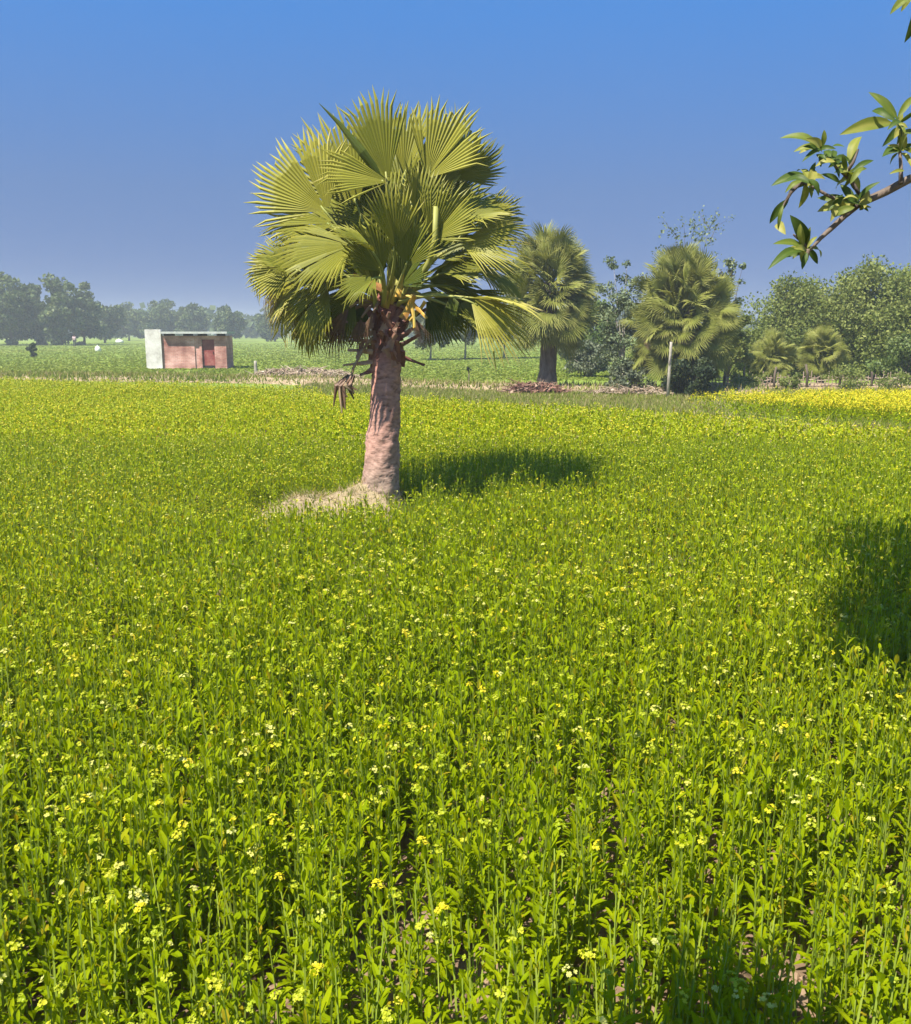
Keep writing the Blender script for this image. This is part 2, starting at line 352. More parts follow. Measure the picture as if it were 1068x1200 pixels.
def scatter(y0, y1, dens, poly, r, half=lambda y: 0.56*y+2.4):
    hw = half(y1); n = int(dens*2*hw*(y1-y0)); x = r.uniform(-hw, hw, n); y = r.uniform(y0, y1, n)
    ok = (np.abs(x) < half(y)) & in_poly(x, y, poly); return x[ok], y[ok]
PALM_Y = 10.8
palm_base = ground_at(447, 590, 0.22); palm_base[2] = 0.0
bare = [ground_at(px, py) for px, py in ((556, 1150), (872, 1118), (902, 1150), (686, 1192), (480, 1092), (330, 1168), (1040, 1060))]
def keep_crop(x, y):
    ok = np.ones(len(x), bool)
    for g in bare:                       # small gaps where the soil shows
        ok &= ~((np.abs(x-g[0]) < 0.06) & (y > g[1]-0.30) & (y < g[1]+0.10))
    px0 = palm_base[0]
    ok &= ~(((x-px0)/0.42)**2+((y-palm_base[1])/0.5)**2 < 1)
    ok &= ~((x > px0-1.55) & (x < px0+0.1) & (y > palm_base[1]-0.32) & (y < palm_base[1]+0.28))
    return ok
def crop_height(x, y):
    h = 0.50+0.10*(vnoise(x, y, 1.1, 21)-0.5)+0.10*(vnoise(x, y, 0.35, 22)-0.5)+rng.normal(0, .05, len(x))
    near = np.exp(-(((x-palm_base[0]+0.6)/1.3)**2+((y-palm_base[1]+0.75)/0.6)**2))
    ed = y-np.interp(x, EDGE[:, 0], EDGE[:, 1]); h = h*np.where(x > -4, np.interp(ed, [-2.2, -.3], [1, .62]), 1)
    return np.clip(h-0.24*near, 0.16, 0.7)
def flower_amount(x, y):
    f = 0.22+0.45*vnoise(x, y, 2.4, 31)**1.5+0.12*vnoise(x, y, 0.6, 32)
    f = f*np.interp(y, [2, 4, 7, 12, 20, 34], [0.52, 0.60, 0.66, 0.82, 1.35, 2.1])
    f = f*np.where(x < 0, 1.12, 0.85)
    return np.clip(f, 0, 0.95)

x, y = scatter(0.9, 6.5, 255, field_poly, rng); ok = keep_crop(x, y); x, y = x[ok], y[ok]
h = crop_height(x, y); fl = flower_amount(x, y)
qx, qy, qd = project(np.column_stack([x, y, h*0.8]))
vis = (qx > 4) & (qx < W0-4) & (qy < H0-6) & (qd > 0)
order = np.argsort(np.where(vis, np.hypot(x, y), 1e9)); near = order[:300]
rest = np.ones(len(x), bool); rest[near] = False
nb = NB()
cp0 = crop_parts(np.column_stack([x, y, np.zeros(len(x))])[rest], h[rest], fl[rest], rng, 0)
for kk, mi in (('leaf', 0), ('stem', 1), ('flower', 2)): nb.add(*cp0[kk], mi=mi)
x2, y2 = scatter(6.5, 15, 165, field_poly, rng); ok = keep_crop(x2, y2); x2, y2 = x2[ok], y2[ok]
c1 = crop_parts(np.column_stack([x2, y2, np.zeros(len(x2))]), crop_height(x2, y2), flower_amount(x2, y2), rng, 1)
for kk, mi in (('leaf', 0), ('stem', 1), ('flower', 2)): nb.add(*c1[kk], mi=mi)
x3, y3 = scatter(15, 38, 85, field_poly, rng)
c2 = crop_parts(np.column_stack([x3, y3, np.zeros(len(x3))]), crop_height(x3, y3), flower_amount(x3, y3), rng, 2)
for kk, mi in (('leaf', 0), ('flower', 2)): nb.add(*c2[kk], mi=mi)
CROP = [M['crop_leaf'], M['crop_stem'], M['crop_flower']]
tag(nb.build('mustard_crop', CROP), 'dense green mustard crop with small yellow flowers filling the field', 'crop', kind='stuff')

# the nearest 300 plants stand as plants of their own: four looks, three builds of each
KINDS = [('leafy green mustard plant without open flowers at the near edge of the field', 0.0, 1.0),
         ('mustard plant topped with a few pale yellow flowers at the near edge of the field', 0.6, 1.0),
         ('mustard plant with a full bright yellow flower head at the near edge of the field', 1.0, 1.0),
         ('short young mustard plant low among taller ones at the near edge of the field', 0.0, 0.8)]
protos = []
for ki, (lab, fv, hs_) in enumerate(KINDS):
    for v in range(3):
        rr = np.random.default_rng(500+ki*10+v)
        pt = crop_parts(np.zeros((1, 3)), np.array([0.5]), np.array([0.0]), rr, 0)
        if fv > 0:
            for _ in range(40):
                q = crop_parts(np.zeros((1, 3)), np.array([0.5]), np.array([fv]), rr, 0)
                if 'flower' in q and (fv < 1 or len(q['flower'][0]) > 150) and (fv == 1 or len(q['flower'][0]) < 100): break
            if 'flower' in q: pt = q
        t = thing('mustard_plant', lab, 'mustard plant', group='mustard plants at the near edge: '+('leafy', 'pale flowered', 'bright flowered', 'short')[ki])
        NB().add(*pt['stem']).build('stem', M['crop_stem'], t)
        NB().add(*pt['leaf']).build('foliage', M['crop_leaf'], t)
        if 'flower' in pt:
            V6 = pt['flower'][0].reshape(-1, 6, 3); T6 = pt['flower'][2].reshape(-1, 6)
            for q in np.unique(pt['hid']):          # every head its own part
                k6 = pt['hid'] == q; o6 = (np.arange(k6.sum())*6)[:, None]
                NB().add(V6[k6].reshape(-1, 3), [np.concatenate([o6+np.array([[0, 1, 2, 5]]), o6+np.array([[5, 2, 3, 4]])])], T6[k6].ravel()).build('flower_head', M['crop_flower'], t)
        protos.append(t)
used = set()
for a in near:
    u = rng.uniform()
    ki = 0 if u > fl[a]*1.1 else (2 if rng.uniform() < 0.25 else 1)
    if h[a] < 0.43: ki = 3
    pi = ki*3+int(rng.integers(3)); src = protos[pi]
    if pi in used:
        o = src.copy(); C.objects.link(o)
        for ch in src.children:
            c = ch.copy(); C.objects.link(c); c.parent = o
    else: o = src; used.add(pi)
    o.location = (x[a], y[a], 0.0); o.rotation_euler = (0, 0, rng.uniform(0, 6.28))
    s = h[a]/0.5; o.scale = (s, s, s)

# the strip of fully flowering mustard beyond the bund, right
n = 15000; xx = rng.uniform(5, 22, n); yy = rng.uniform(14, 26, n); ok = in_poly(xx, yy, yellow_poly); xx, yy = xx[ok], yy[ok]
cy = crop_parts(np.column_stack([xx, yy, np.zeros(len(xx))]), rng.normal(0.6, .05, len(xx)), np.full(len(xx), 1.0), rng, 2)
nb = NB(); nb.add(*cy['leaf'], mi=0); nb.add(*cy['flower'], mi=2)
fv = cy['flower'][0]+np.repeat(rng.normal(0, .05, (len(cy['flower'][0])//4, 3))*[1, 1, .7], 4, axis=0)
nb.add(fv, cy['flower'][1], 0.62, mi=2)
fv = cy['flower'][0]+np.repeat(rng.normal(0, .06, (len(cy['flower'][0])//4, 3))*[1, 1, .8], 4, axis=0)
nb.add(fv, cy['flower'][1], 0.66, mi=2)
tag(nb.build('yellow_mustard_strip', CROP), 'strip of fully flowering yellow mustard beyond the grassy bund', 'crop', kind='stuff')

# grasses
def tufts(pts, r, n_each, spread, h0, h1, wd, lean, tlo, thi):
    m = len(pts)*n_each; b = np.repeat(pts, n_each, axis=0)+np.column_stack([r.normal(0, spread, (m, 2)), np.zeros(m)])
    return blade_batch(b, r.uniform(h0, h1, m), np.full(m, wd)*r.uniform(.6, 1.4, m), r.uniform(.1, lean, m), r, np.clip(r.uniform(tlo, thi, m), 0, 1))
nb = NB(); sel = b1[rng.integers(0, len(b1), 2600)]+np.column_stack([rng.normal(0, .25, (2600, 2)), np.full(2600, -.03)])
nb.add(*tufts(sel, rng, 7, .12, .10, .30, .025, .9, 0.0, .75), mi=0)
nb.add(*tufts(sel[::2], rng, 6, .12, .10, .26, .025, .9, 0.1, .9), mi=1)
vx = rng.uniform(-6, 14, 9000); vy = np.interp(vx, EDGE[:, 0], EDGE[:, 1])+rng.uniform(.2, 1, 9000)*np.interp(vx, [-6, 0, 5, 9, 14], [11, 10, 11, 2.2, 2.0])
ok = ~in_poly(vx, vy, yellow_poly); vp = np.column_stack([vx, vy, np.zeros(len(vx))])[ok]
v2 = np.column_stack([rng.uniform(4, 20, 5000), rng.uniform(24, 34.5, 5000), np.zeros(5000)]); v2 = v2[~in_poly(v2[:, 0], v2[:, 1], yellow_poly)]; vp = np.concatenate([vp, v2])
nb.add(*tufts(vp, rng, 6, .14, .07, .20, .035, .9, .2, 1.0), mi=0); nb.add(*tufts(vp[::2], rng, 6, .14, .07, .20, .03, .9, .0, .8), mi=1)
tag(nb.build('bund_grass', [M['grass'], M['dry_grass']]), 'mixed green and dry grass along the low bund behind the field', 'grass', kind='stuff')
nb = NB(); sel = b2[rng.integers(0, len(b2), 4200)]+np.column_stack([rng.normal(0, .4, (4200, 2)), np.full(4200, -.04)])
nb.add(*tufts(sel, rng, 3, .2, .08, .26, .04, .9, .0, 1.0), mi=0)
sg = sel[(sel[:, 0] < -9) | (rng.uniform(0, 1, len(sel)) < .4)]; nb.add(*tufts(sg, rng, 9, .5, .08, .24, .06, .8, .0, 1.0), mi=1)
tag(nb.build('bank_grass', [M['dry_grass'], M['grass']]), 'dry straw coloured grass on the earth bank in front of the brick hut', 'grass', kind='stuff')
nb = NB()
n = 40000; d = np.exp(rng.uniform(math.log(42), math.log(170), n)); xx = rng.uniform(-.62, .62, n)*d
pp = np.column_stack([xx, d, np.zeros(n)])
nb.add(*tufts(pp, rng, 3, .6, .03, .08, .22, .8, .4, .8))
tag(nb.build('green_field_crop', M['grass']), 'low green crop on the flat fields behind the palms', 'crop', kind='stuff')

# ------------------------------------------------------------------ palm fronds
def frond_mesh(Rr, A, nseg, r, fold=0.12, droop=0.15, fused=0.5, tip=0.10, pleat=0.35, tint0=0.45, tipt=0.9, flop=0.0, ragged=False):
    """a fan blade: hub at 0, axis +Y, face +Z; every segment a V-shaped pleat with a free pointed tip"""
    V = []; T = []; tri = []; qd = []
    dth = 2*A/nseg
    def pos(rad, th, dz):
        z = fold*abs(math.sin(th))*rad-droop*Rr*(rad/Rr)**2+dz
        return (rad*math.sin(th), rad*math.cos(th), z)
    for s in range(nseg):
        if ragged and r.uniform() < .045: continue
        th = -A+(s+.5)*dth; u = abs(th)/max(A, .01)
        L = Rr*(1-0.22*u*u)*r.uniform(.93, 1.05)
        w_ = dth/2; b = len(V); tj = r.normal(0, .05); dj = r.normal(0, .02)*Rr+r.exponential(.03)*Rr*-1
        fz = fused*(1-0.12*u)+r.normal(0, .015)
        for k, (f_, ww, extra) in enumerate(((0.06, 1.0, 0), (0.32, 1.0, 0), (fz, 1.0, 0), (fz+(1-fz)*.5, min(.85, .80*fz/(fz+(1-fz)*.5)), .35))):
            rad = L*f_; h_ = pleat*rad*w_
            dz = dj*extra-flop*Rr*extra*r.uniform(.5, 1.2)
            V += [pos(rad, th-w_*ww, dz-h_*.5), pos(rad, th, dz+h_*.5), pos(rad, th+w_*ww, dz-h_*.5)]
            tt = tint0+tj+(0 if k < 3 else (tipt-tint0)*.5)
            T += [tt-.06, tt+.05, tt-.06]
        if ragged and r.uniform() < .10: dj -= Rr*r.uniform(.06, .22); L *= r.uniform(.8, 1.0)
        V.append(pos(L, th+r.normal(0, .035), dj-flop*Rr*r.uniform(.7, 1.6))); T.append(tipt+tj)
        for k in range(3):
            o = b+k*3; qd += [[o, o+1, o+4, o+3], [o+1, o+2, o+5, o+4]]
        tri += [[b+9, b+10, b+12], [b+10, b+11, b+12]]
    return np.array(V), [np.array(tri), np.array(qd)], np.clip(np.array(T), 0, 1)
def frame(axis, normal):
    a = np.asarray(axis, float); a /= np.linalg.norm(a); n_ = np.asarray(normal, float)
    n_ = n_-a*np.dot(a, n_); n_ /= np.linalg.norm(n_); xx_ = np.cross(a, n_)
    return np.column_stack([xx_, a, n_])           # columns: local x, y, z

# ------------------------------------------------------------------ the main palm
PB = palm_base
palm = thing('palmyra_palm', 'large fan palm with a reddish trunk and olive green crown standing in the mustard', 'palm tree', PB)
def ap(px, py, dy=0.0): return at(px, py, PB[1]+dy)
def build_main():
    r = np.random.default_rng(11)
    # trunk: measured centre line and width, ringed scars, flared foot
    rows = [(447, 606, 66), (447, 594, 58), (446, 582, 47), (446.5, 560, 43), (448, 530, 40), (450, 500, 37), (452, 470, 34.5), (453, 440, 33), (453.5, 415, 31.5), (453.5, 395, 30), (453.5, 375, 28), (454, 352, 27), (455, 335, 18)]
    py = np.array([q[1] for q in rows], float)
    k = 90; ys = np.linspace(608, 335, k); cx = np.interp(-ys, -py, [q[0] for q in rows]); wd = np.interp(-ys, -py, [q[2] for q in rows])
    n = 40; V = []; T = []
    for i in range(k):
        c = ap(cx[i], ys[i]); rad = wd[i]/F*PB[1]*0.5
        ring = 1+0.014*math.sin(i*2.2+math.sin(i*.7)*2)+0.006*r.normal()
        for j in range(n):
            a = j*2*math.pi/n
            lump = 1+0.03*math.sin(3*a+i*.35)+0.03*math.sin(5*a-i*.5+1)+r.normal(0, .02)
            if ys[i] > 570: lump += 0.10*math.sin(5*a+.5)*(ys[i]-570)/38
            V.append(c+np.array([math.cos(a), math.sin(a), 0])*rad*ring*lump+np.array([0, 0, r.normal(0, .006)])); T.append(0.5)
    i = np.arange(k-1)[:, None]*n; j = np.arange(n)[None]; j2 = (j+1) % n
    nb = NB(); nb.add(np.array(V), np.stack([i+j, i+j2, i+n+j2, i+n+j], -1).reshape(-1, 4), T)
    nb.build('trunk', M['palm_trunk'], palm, smooth=True, loc=PB)
    top = ap(454, 350)
    # fronds: hub px, hub py, depth, direction in the picture plane, depth lean, length px, half angle, face normal, fold, droop, tint (inner and turned-away fans darker: crown shade put into colour)
    FR = [
        (455, 212, -.35, 104, -.15, 95, 32, (-.25, -1, .25), .10, .05, .48),
        (456, 213, -.45, 168, -.25, 78, 42, (-.25, -1, .45), .12, .06, .52),
        (384, 248, -.15, 140, -.05, 94, 74, (-.35, -1, .3), .10, .10, .58),
        (420, 240, .10, 118, .0, 108, 48, (-.2, -1, .2), .12, .08, .52),
        (473, 208, -.1, 72, .05, 84, 34, (.05, -1, .3), .25, .06, .50),
        (500, 209, -.2, 58, -.1, 88, 48, (.2, -1, .4), .22, .06, .58),
        (518, 215, .15, 66, .1, 84, 55, (.1, -1, .2), .20, .08, .50),
        (534, 208, -.1, 28, .1, 64, 40, (.75, -.6, -.1), .25, .06, .28),
        (533, 258, -.2, 14, -.15, 70, 62, (.3, -1, .5), .25, .12, .42),
        (540, 285, -.35, -8, -.3, 84, 52, (.25, -.8, .9), .18, .12, .60),
        (545, 300, .3, -20, .2, 92, 60, (.1, -.6, .9), .18, .18, .42),
        (548, 350, -.45, 4, -.3, 84, 36, (.05, -.8, 1), .12, .30, .76), (552, 352, -.5, -36, -.25, 88, 46, (.2, -1, .6), .10, .22, .78), (530, 362, -.1, -14, .1, 88, 50, (.1, -.8, .8), .2, .25, .44),
        (412, 288, -.5, 196, -.35, 88, 60, (-.2, -.9, .8), .16, .15, .48),
        (392, 262, -.2, 176, -.1, 80, 46, (-.2, -.8, .8), .16, .12, .50),
        (352, 318, -.35, 160, -.25, 56, 78, (-.1, -1, .9), .40, .10, .40),
        (356, 330, -.1, 215, .0, 62, 44, (-.6, -.8, .3), .2, .20, .62),
        (385, 335, -.3, 232, -.2, 70, 46, (-.4, -1, .3), .2, .15, .40),
        (372, 352, -.15, 256, -.05, 66, 38, (-.3, -1, .2), .22, .15, .52),
        (398, 352, .3, 262, .2, 60, 44, (0, -1, .2), .22, .15, .16),
        (440, 296, -.75, 150, -.6, 56, 55, (0, -.8, .8), .3, .12, .44),
        (464, 290, -.6, 98, -.5, 70, 40, (0, -1, .5), .3, .08, .46),
        (486, 262, -.35, 84, -.2, 62, 50, (.1, -1, .5), .3, .08, .42),
        (506, 280, -.4, 50, -.3, 66, 54, (.2, -1, .6), .3, .12, .44),
        (476, 245, .35, 95, .2, 92, 70, (0, -1, -.1), .2, .08, .34),
        (430, 270, .45, 130, .3, 95, 70, (-.1, -1, 0), .2, .08, .34),
        (505, 275, .5, 40, .3, 90, 70, (.1, -1, 0), .2, .10, .30),
        (420, 330, .5, 200, .4, 80, 60, (-.1, -1, .1), .2, .12, .20),
        (500, 330, .5, -15, .4, 80, 60, (.1, -1, .1), .2, .12, .20),
        (440, 325, -.9, 215, -.9, 50, 48, (-.1, -.6, 1), .3, .15, .38),
        (480, 330, .8, 90, 1.2, 80, 70, (0, -.6, -.8), .2, .1, .28),
        (455, 250, .7, 100, .8, 95, 70, (0, -1, -.3), .2, .1, .30),
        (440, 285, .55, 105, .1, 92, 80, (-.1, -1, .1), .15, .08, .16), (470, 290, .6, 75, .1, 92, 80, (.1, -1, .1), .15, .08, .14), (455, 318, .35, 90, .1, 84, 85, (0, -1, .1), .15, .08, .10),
        (430, 350, .3, 225, .1, 66, 50, (-.1, -1, .2), .2, .15, .08), (415, 345, -.1, 235, -.1, 62, 42, (-.2, -1, .3), .25, .2, .30), (500, 350, .35, -40, .1, 70, 55, (.1, -1, .2), .2, .15, .08), (345, 312, -.2, 195, -.2, 58, 46, (-.2, -1, .5), .25, .2, .56),
        (448, 318, -.45, 120, -.5, 62, 48, (-.1, -1, .6), .3, .10, .40), (476, 312, -.5, 70, -.5, 60, 46, (.1, -1, .5), .3, .10, .36),
        (425, 300, .1, 165, .1, 78, 55, (-.2, -1, .3), .25, .12, .30), (495, 300, .1, 25, .1, 78, 58, (.2, -1, .3), .25, .12, .32),
        (515, 320, -.1, 5, -.2, 70, 50, (.2, -1, .8), .25, .15, .40), (405, 318, -.1, 190, -.2, 70, 50, (-.2, -1, .7), .25, .15, .42),
        (545, 340, .3, -50, .2, 74, 50, (.2, -1, .4), .3, .2, .34), (528, 345, -.1, -75, -.1, 52, 34, (.2, -1, .3), .35, .2, .22),
        (360, 322, .25, 205, .2, 72, 52, (-.2, -1, .4), .25, .2, .44), (345, 330, .0, 250, -.1, 74, 30, (-.3, -1, .2), .3, .2, .74),
        (380, 345, .05, 240, -.15, 74, 40, (-.2, -1, .4), .3, .2, .46), (330, 300, .1, 225, .0, 60, 36, (-.4, -1, .3), .3, .25, .68),
        (455, 270, .2, 110, .2, 84, 75, (0, -1, .1), .25, .1, .26), (505, 250, .2, 60, .2, 84, 70, (.1, -1, .1), .25, .1, .28),
        (560, 262, .2, 5, .1, 62, 50, (.3, -1, .5), .25, .15, .46), (470, 335, -.2, 60, -.3, 52, 60, (0, -1, .3), .3, .1, .18), (438, 338, -.2, 130, -.3, 52, 60, (0, -1, .3), .3, .1, .18),
    ]
    sc = PB[1]/F
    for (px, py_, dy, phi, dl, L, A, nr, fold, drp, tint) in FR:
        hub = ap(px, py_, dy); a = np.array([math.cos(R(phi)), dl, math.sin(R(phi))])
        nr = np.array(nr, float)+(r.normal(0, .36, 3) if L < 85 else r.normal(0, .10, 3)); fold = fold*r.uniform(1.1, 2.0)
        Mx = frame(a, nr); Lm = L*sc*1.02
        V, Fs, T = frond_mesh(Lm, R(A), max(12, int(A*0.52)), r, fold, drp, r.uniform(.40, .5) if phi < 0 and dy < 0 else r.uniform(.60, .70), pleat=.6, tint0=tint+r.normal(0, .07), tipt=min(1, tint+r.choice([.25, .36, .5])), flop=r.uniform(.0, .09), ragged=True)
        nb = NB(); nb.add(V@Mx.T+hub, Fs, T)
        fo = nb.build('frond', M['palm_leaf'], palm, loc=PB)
        # petiole: from the crown's heart to the hub, a tapering channelled stalk, sub-part of its frond
        st = top+np.array([np.clip((px-455)*sc*.28, -.13, .13), np.clip(dy*.3, -.14, .14), r.uniform(-.12, .10)])
        an = a/np.linalg.norm(a)
        mid = (st+hub)/2+np.array([0, 0, .10])+np.array([(hub-st)[0]*.12, 0, 0])
        mid = mid*.6+(hub-an*np.linalg.norm(hub-st)*.5)*.4
        end = hub+an*Lm*.10
        cpts = curve(st, mid, end, 9)
        V, Fs = tube(cpts, np.linspace(.026, .010, 9), 6)
        tt = np.repeat(np.linspace(.50, .25, 9)+r.uniform(-.15, .15), 6)
        NB().add(V, Fs, np.clip(tt, 0, 1)).build('petiole', M['petiole'], fo, smooth=True, loc=PB)
    # unopened spear leaf and the pale cut stalk in the middle of the crown
    V, Fs = tube([ap(452, 214, -.4), ap(425, 178, -.5), ap(398, 145, -.5), ap(374, 121, -.5)], [.04, .045, .022, .002], 7, jit=.15)
    NB().add(V, Fs, .05).build('spear_leaf', M['palm_leaf'], palm, loc=PB)
    V, Fs = tube([ap(486, 338, -.2), ap(503, 308, -.42), ap(510, 280, -.5), ap(511, 242, -.5)], [.034, .033, .031, .027], 8, jit=.08)
    NB().add(V, Fs, .33).build('cut_stalk', M['petiole'], palm, smooth=True, loc=PB)
    # split leaf bases crossing on the upper trunk, broken stubs, orange stalk ends
    def slab(p0, p1, w0, w1, th, tint, name='leaf_base', mat='boot'):
        p0, p1 = np.asarray(p0), np.asarray(p1); d = p1-p0
        sd = np.cross(d, [0, 1.0, 0]); sd /= np.linalg.norm(sd); nn = np.cross(sd, d); nn /= np.linalg.norm(nn)
        V = []
        for t, ww in ((0, w0), (.35, w0*.6+w1*.4), (.7, w1*1.1), (1, w1)):
            c = p0+d*t+nn*th*1.2*math.sin(t*3.1)
            V += [c-sd*ww/2, c-sd*ww*.3+nn*th, c+sd*ww*.3+nn*th, c+sd*ww/2, c-nn*th*.4]
        V = np.array(V)+r.normal(0, .004, (20, 3))
        Fq = [[i*5+j, i*5+(j+1) % 5, i*5+5+(j+1) % 5, i*5+5+j] for i in range(3) for j in range(5)]
        nb = NB(); nb.add(V, [np.array(Fq), np.array([[15, 16, 17, 18, 19], [4, 3, 2, 1, 0]])], np.clip(tint+r.normal(0, .08, 20), 0, 1))
        nb.build(name, M[mat], palm, loc=PB)
    r0 = .152
    for i in range(34):
        az = r.uniform(math.pi*.95, math.pi*2.05); row = i % 6
        py_ = 428-row*12+r.uniform(-5, 5); c = ap(453.5, py_)
        sgn = r.choice([-1, 1]); p0 = c+np.array([math.cos(az)*r0, math.sin(az)*r0, 0])
        ln = r.uniform(.14, .26); out = r.uniform(.02, .10)
        p1 = c+np.array([math.cos(az+sgn*.5)*(r0+out), math.sin(az+sgn*.5)*(r0+out), ln])
        slab(p0, p1, r.uniform(.08, .13), r.uniform(.03, .06), .018, r.choice([.2, .4, .55, .75, .95], p=[.2, .25, .25, .2, .1]))
    for (x0, y0, x1, y1, dy, tn) in ((437, 424, 402, 428, -.1, .9), (437, 412, 408, 410, -.12, .95), (440, 400, 414, 398, -.1, .7), (440, 390, 410, 396, -.05, .8), (470, 418, 498, 428, -.05, .3), (470, 404, 492, 392, -.05, .5), (470, 395, 488, 382, -.1, .6), (438, 382, 404, 377, -.12, .75), (470, 380, 500, 362, -.1, .2), (436, 434, 422, 440, -.1, .6), (426, 398, 418, 420, -.12, .8)):
        slab(ap(x0, y0, dy), ap(x1, y1, dy-.06), .06, .028, .012, tn, 'broken_stub')
    for (x0, y0, x1, y1, dy, w_, tn) in ((472, 374, 486, 346, -.24, .09, .74), (480, 376, 498, 354, -.22, .06, .68), (466, 348, 472, 322, -.3, .07, .66), (448, 338, 414, 322, -.3, .08, .95), (480, 352, 500, 372, -.26, .05, .72), (482, 350, 486, 384, -.26, .04, .6)):
        slab(ap(x0, y0, dy), ap(x1, y1, dy-.08), w_, w_*.55, .022, tn, 'stalk_base', 'petiole')
    # dry fronds: grey-brown old ones left, and the broken one dangling beside the trunk
    for (px, py_, dy, phi, L, A, tint) in ((322, 318, -.1, 258, 64, 15, .92), (362, 365, .1, 262, 44, 40, .35), (400, 372, -.1, 250, 48, 40, .15), (424, 372, -.22, 258, 46, 24, .3), (438, 366, -.26, 248, 50, 16, .62), (486, 372, -.2, 290, 40, 24, .25), (410, 360, -.2, 236, 60, 22, .45)):
        V, Fs, T = frond_mesh(L*sc*1.1, R(A), 16, r, .5, .3, .35, pleat=.8, tint0=tint-.15, tipt=tint+.15, flop=.15)
        nb = NB(); nb.add(V@frame([math.cos(R(phi)), -.1, math.sin(R(phi))], (-.2, -1, .3)).T+ap(px, py_, dy), Fs, T)
        fo = nb.build('dry_frond', M['dry_frond'], palm, loc=PB)
        V, Fs = tube(curve(top+[-.1, -.05, -.08], (top+ap(px, py_, dy))/2+[0, 0, .1], ap(px, py_, dy), 7), np.linspace(.03, .014, 7), 5)
        NB().add(V, Fs, .6).build('petiole', M['dry_frond'], fo, smooth=True, loc=PB)
    nb = NB()
    V, Fs = tube([ap(436, 396, -.12), ap(424, 412, -.2), ap(414, 432, -.22), ap(411, 446, -.2)], [.02, .018, .016, .014], 5); nb.add(V, Fs, .7)
    for i in range(9):
        x1 = 392+r.uniform(-4, 28); y1 = 486-abs(x1-396)*1.1+r.uniform(-8, 4)
        V, Fs = tube([ap(411+r.uniform(-3, 6), 440, -.2), ap((411+x1)/2-6+r.uniform(-3, 3), 452, -.24), ap(x1, y1, -.2+r.uniform(-.06, .06))], [.018, .03, .006], 5, jit=.4); nb.add(V, Fs, r.choice([.05, .2, .5, .95]))
    nb.build('dry_frond', M['dry_frond'], palm, loc=PB)['label'] = 'broken brown dead frond dangling beside the trunk'

def palm_trunk_mat():
    m, t, b = new_mat('palm_trunk')
    tc = t.nodes.new('ShaderNodeTexCoord'); sx = t.nodes.new('ShaderNodeSeparateXYZ'); t.links.new(tc.outputs['Object'], sx.inputs[0])
    mr = t.nodes.new('ShaderNodeMapRange'); mr.inputs['From Min'].default_value = 0.2; mr.inputs['From Max'].default_value = 2.6
    n0 = t.nodes.new('ShaderNodeTexNoise'); n0.inputs['Scale'].default_value = 2.5; t.links.new(tc.outputs['Object'], n0.inputs['Vector'])
    ad = t.nodes.new('ShaderNodeMath'); ad.operation = 'MULTIPLY_ADD'; ad.inputs[1].default_value = 0.7
    t.links.new(n0.outputs[0], ad.inputs[0]); t.links.new(sx.outputs[2], ad.inputs[2]); t.links.new(ad.outputs[0], mr.inputs[0])
    rp = ramp(t, [(0, (0.34, 0.27, 0.19)), (.2, (0.31, 0.225, 0.17)), (.5, (0.38, 0.215, 0.165)), (.8, (0.40, 0.20, 0.15)), (1, (0.27, 0.11, 0.085))])
    t.links.new(mr.outputs[0], rp.inputs[0])
    mp = t.nodes.new('ShaderNodeMapping'); mp.inputs['Scale'].default_value = (.8, .8, 1.5); t.links.new(tc.outputs['Object'], mp.inputs[0])
    n1 = t.nodes.new('ShaderNodeTexNoise'); n1.inputs['Scale'].default_value = 19; n1.inputs['Detail'].default_value = 9; t.links.new(mp.outputs[0], n1.inputs['Vector'])
    r2 = ramp(t, [(.30, (0.45, 0.40, 0.38)), (.42, (0.86, 0.84, 0.82)), (.55, (1.05, 1.04, 1.03)), (.7, (1.3, 1.3, 1.3))]); t.links.new(n1.outputs[0], r2.inputs[0])
    mm = t.nodes.new('ShaderNodeMix'); mm.data_type = 'RGBA'; mm.blend_type = 'MULTIPLY'; mm.inputs[0].default_value = 1
    t.links.new(rp.outputs[0], mm.inputs[6]); t.links.new(r2.outputs[0], mm.inputs[7]); t.links.new(mm.outputs[2], b.inputs['Base Color'])
    b.inputs['Roughness'].default_value = .9
    bp = t.nodes.new('ShaderNodeBump'); bp.inputs['Strength'].default_value = .6; bp.inputs['Distance'].default_value = .02
    t.links.new(n1.outputs[0], bp.inputs['Height']); t.links.new(bp.outputs[0], b.inputs['Normal'])
    return m
M['palm_trunk'] = palm_trunk_mat()
build_main()

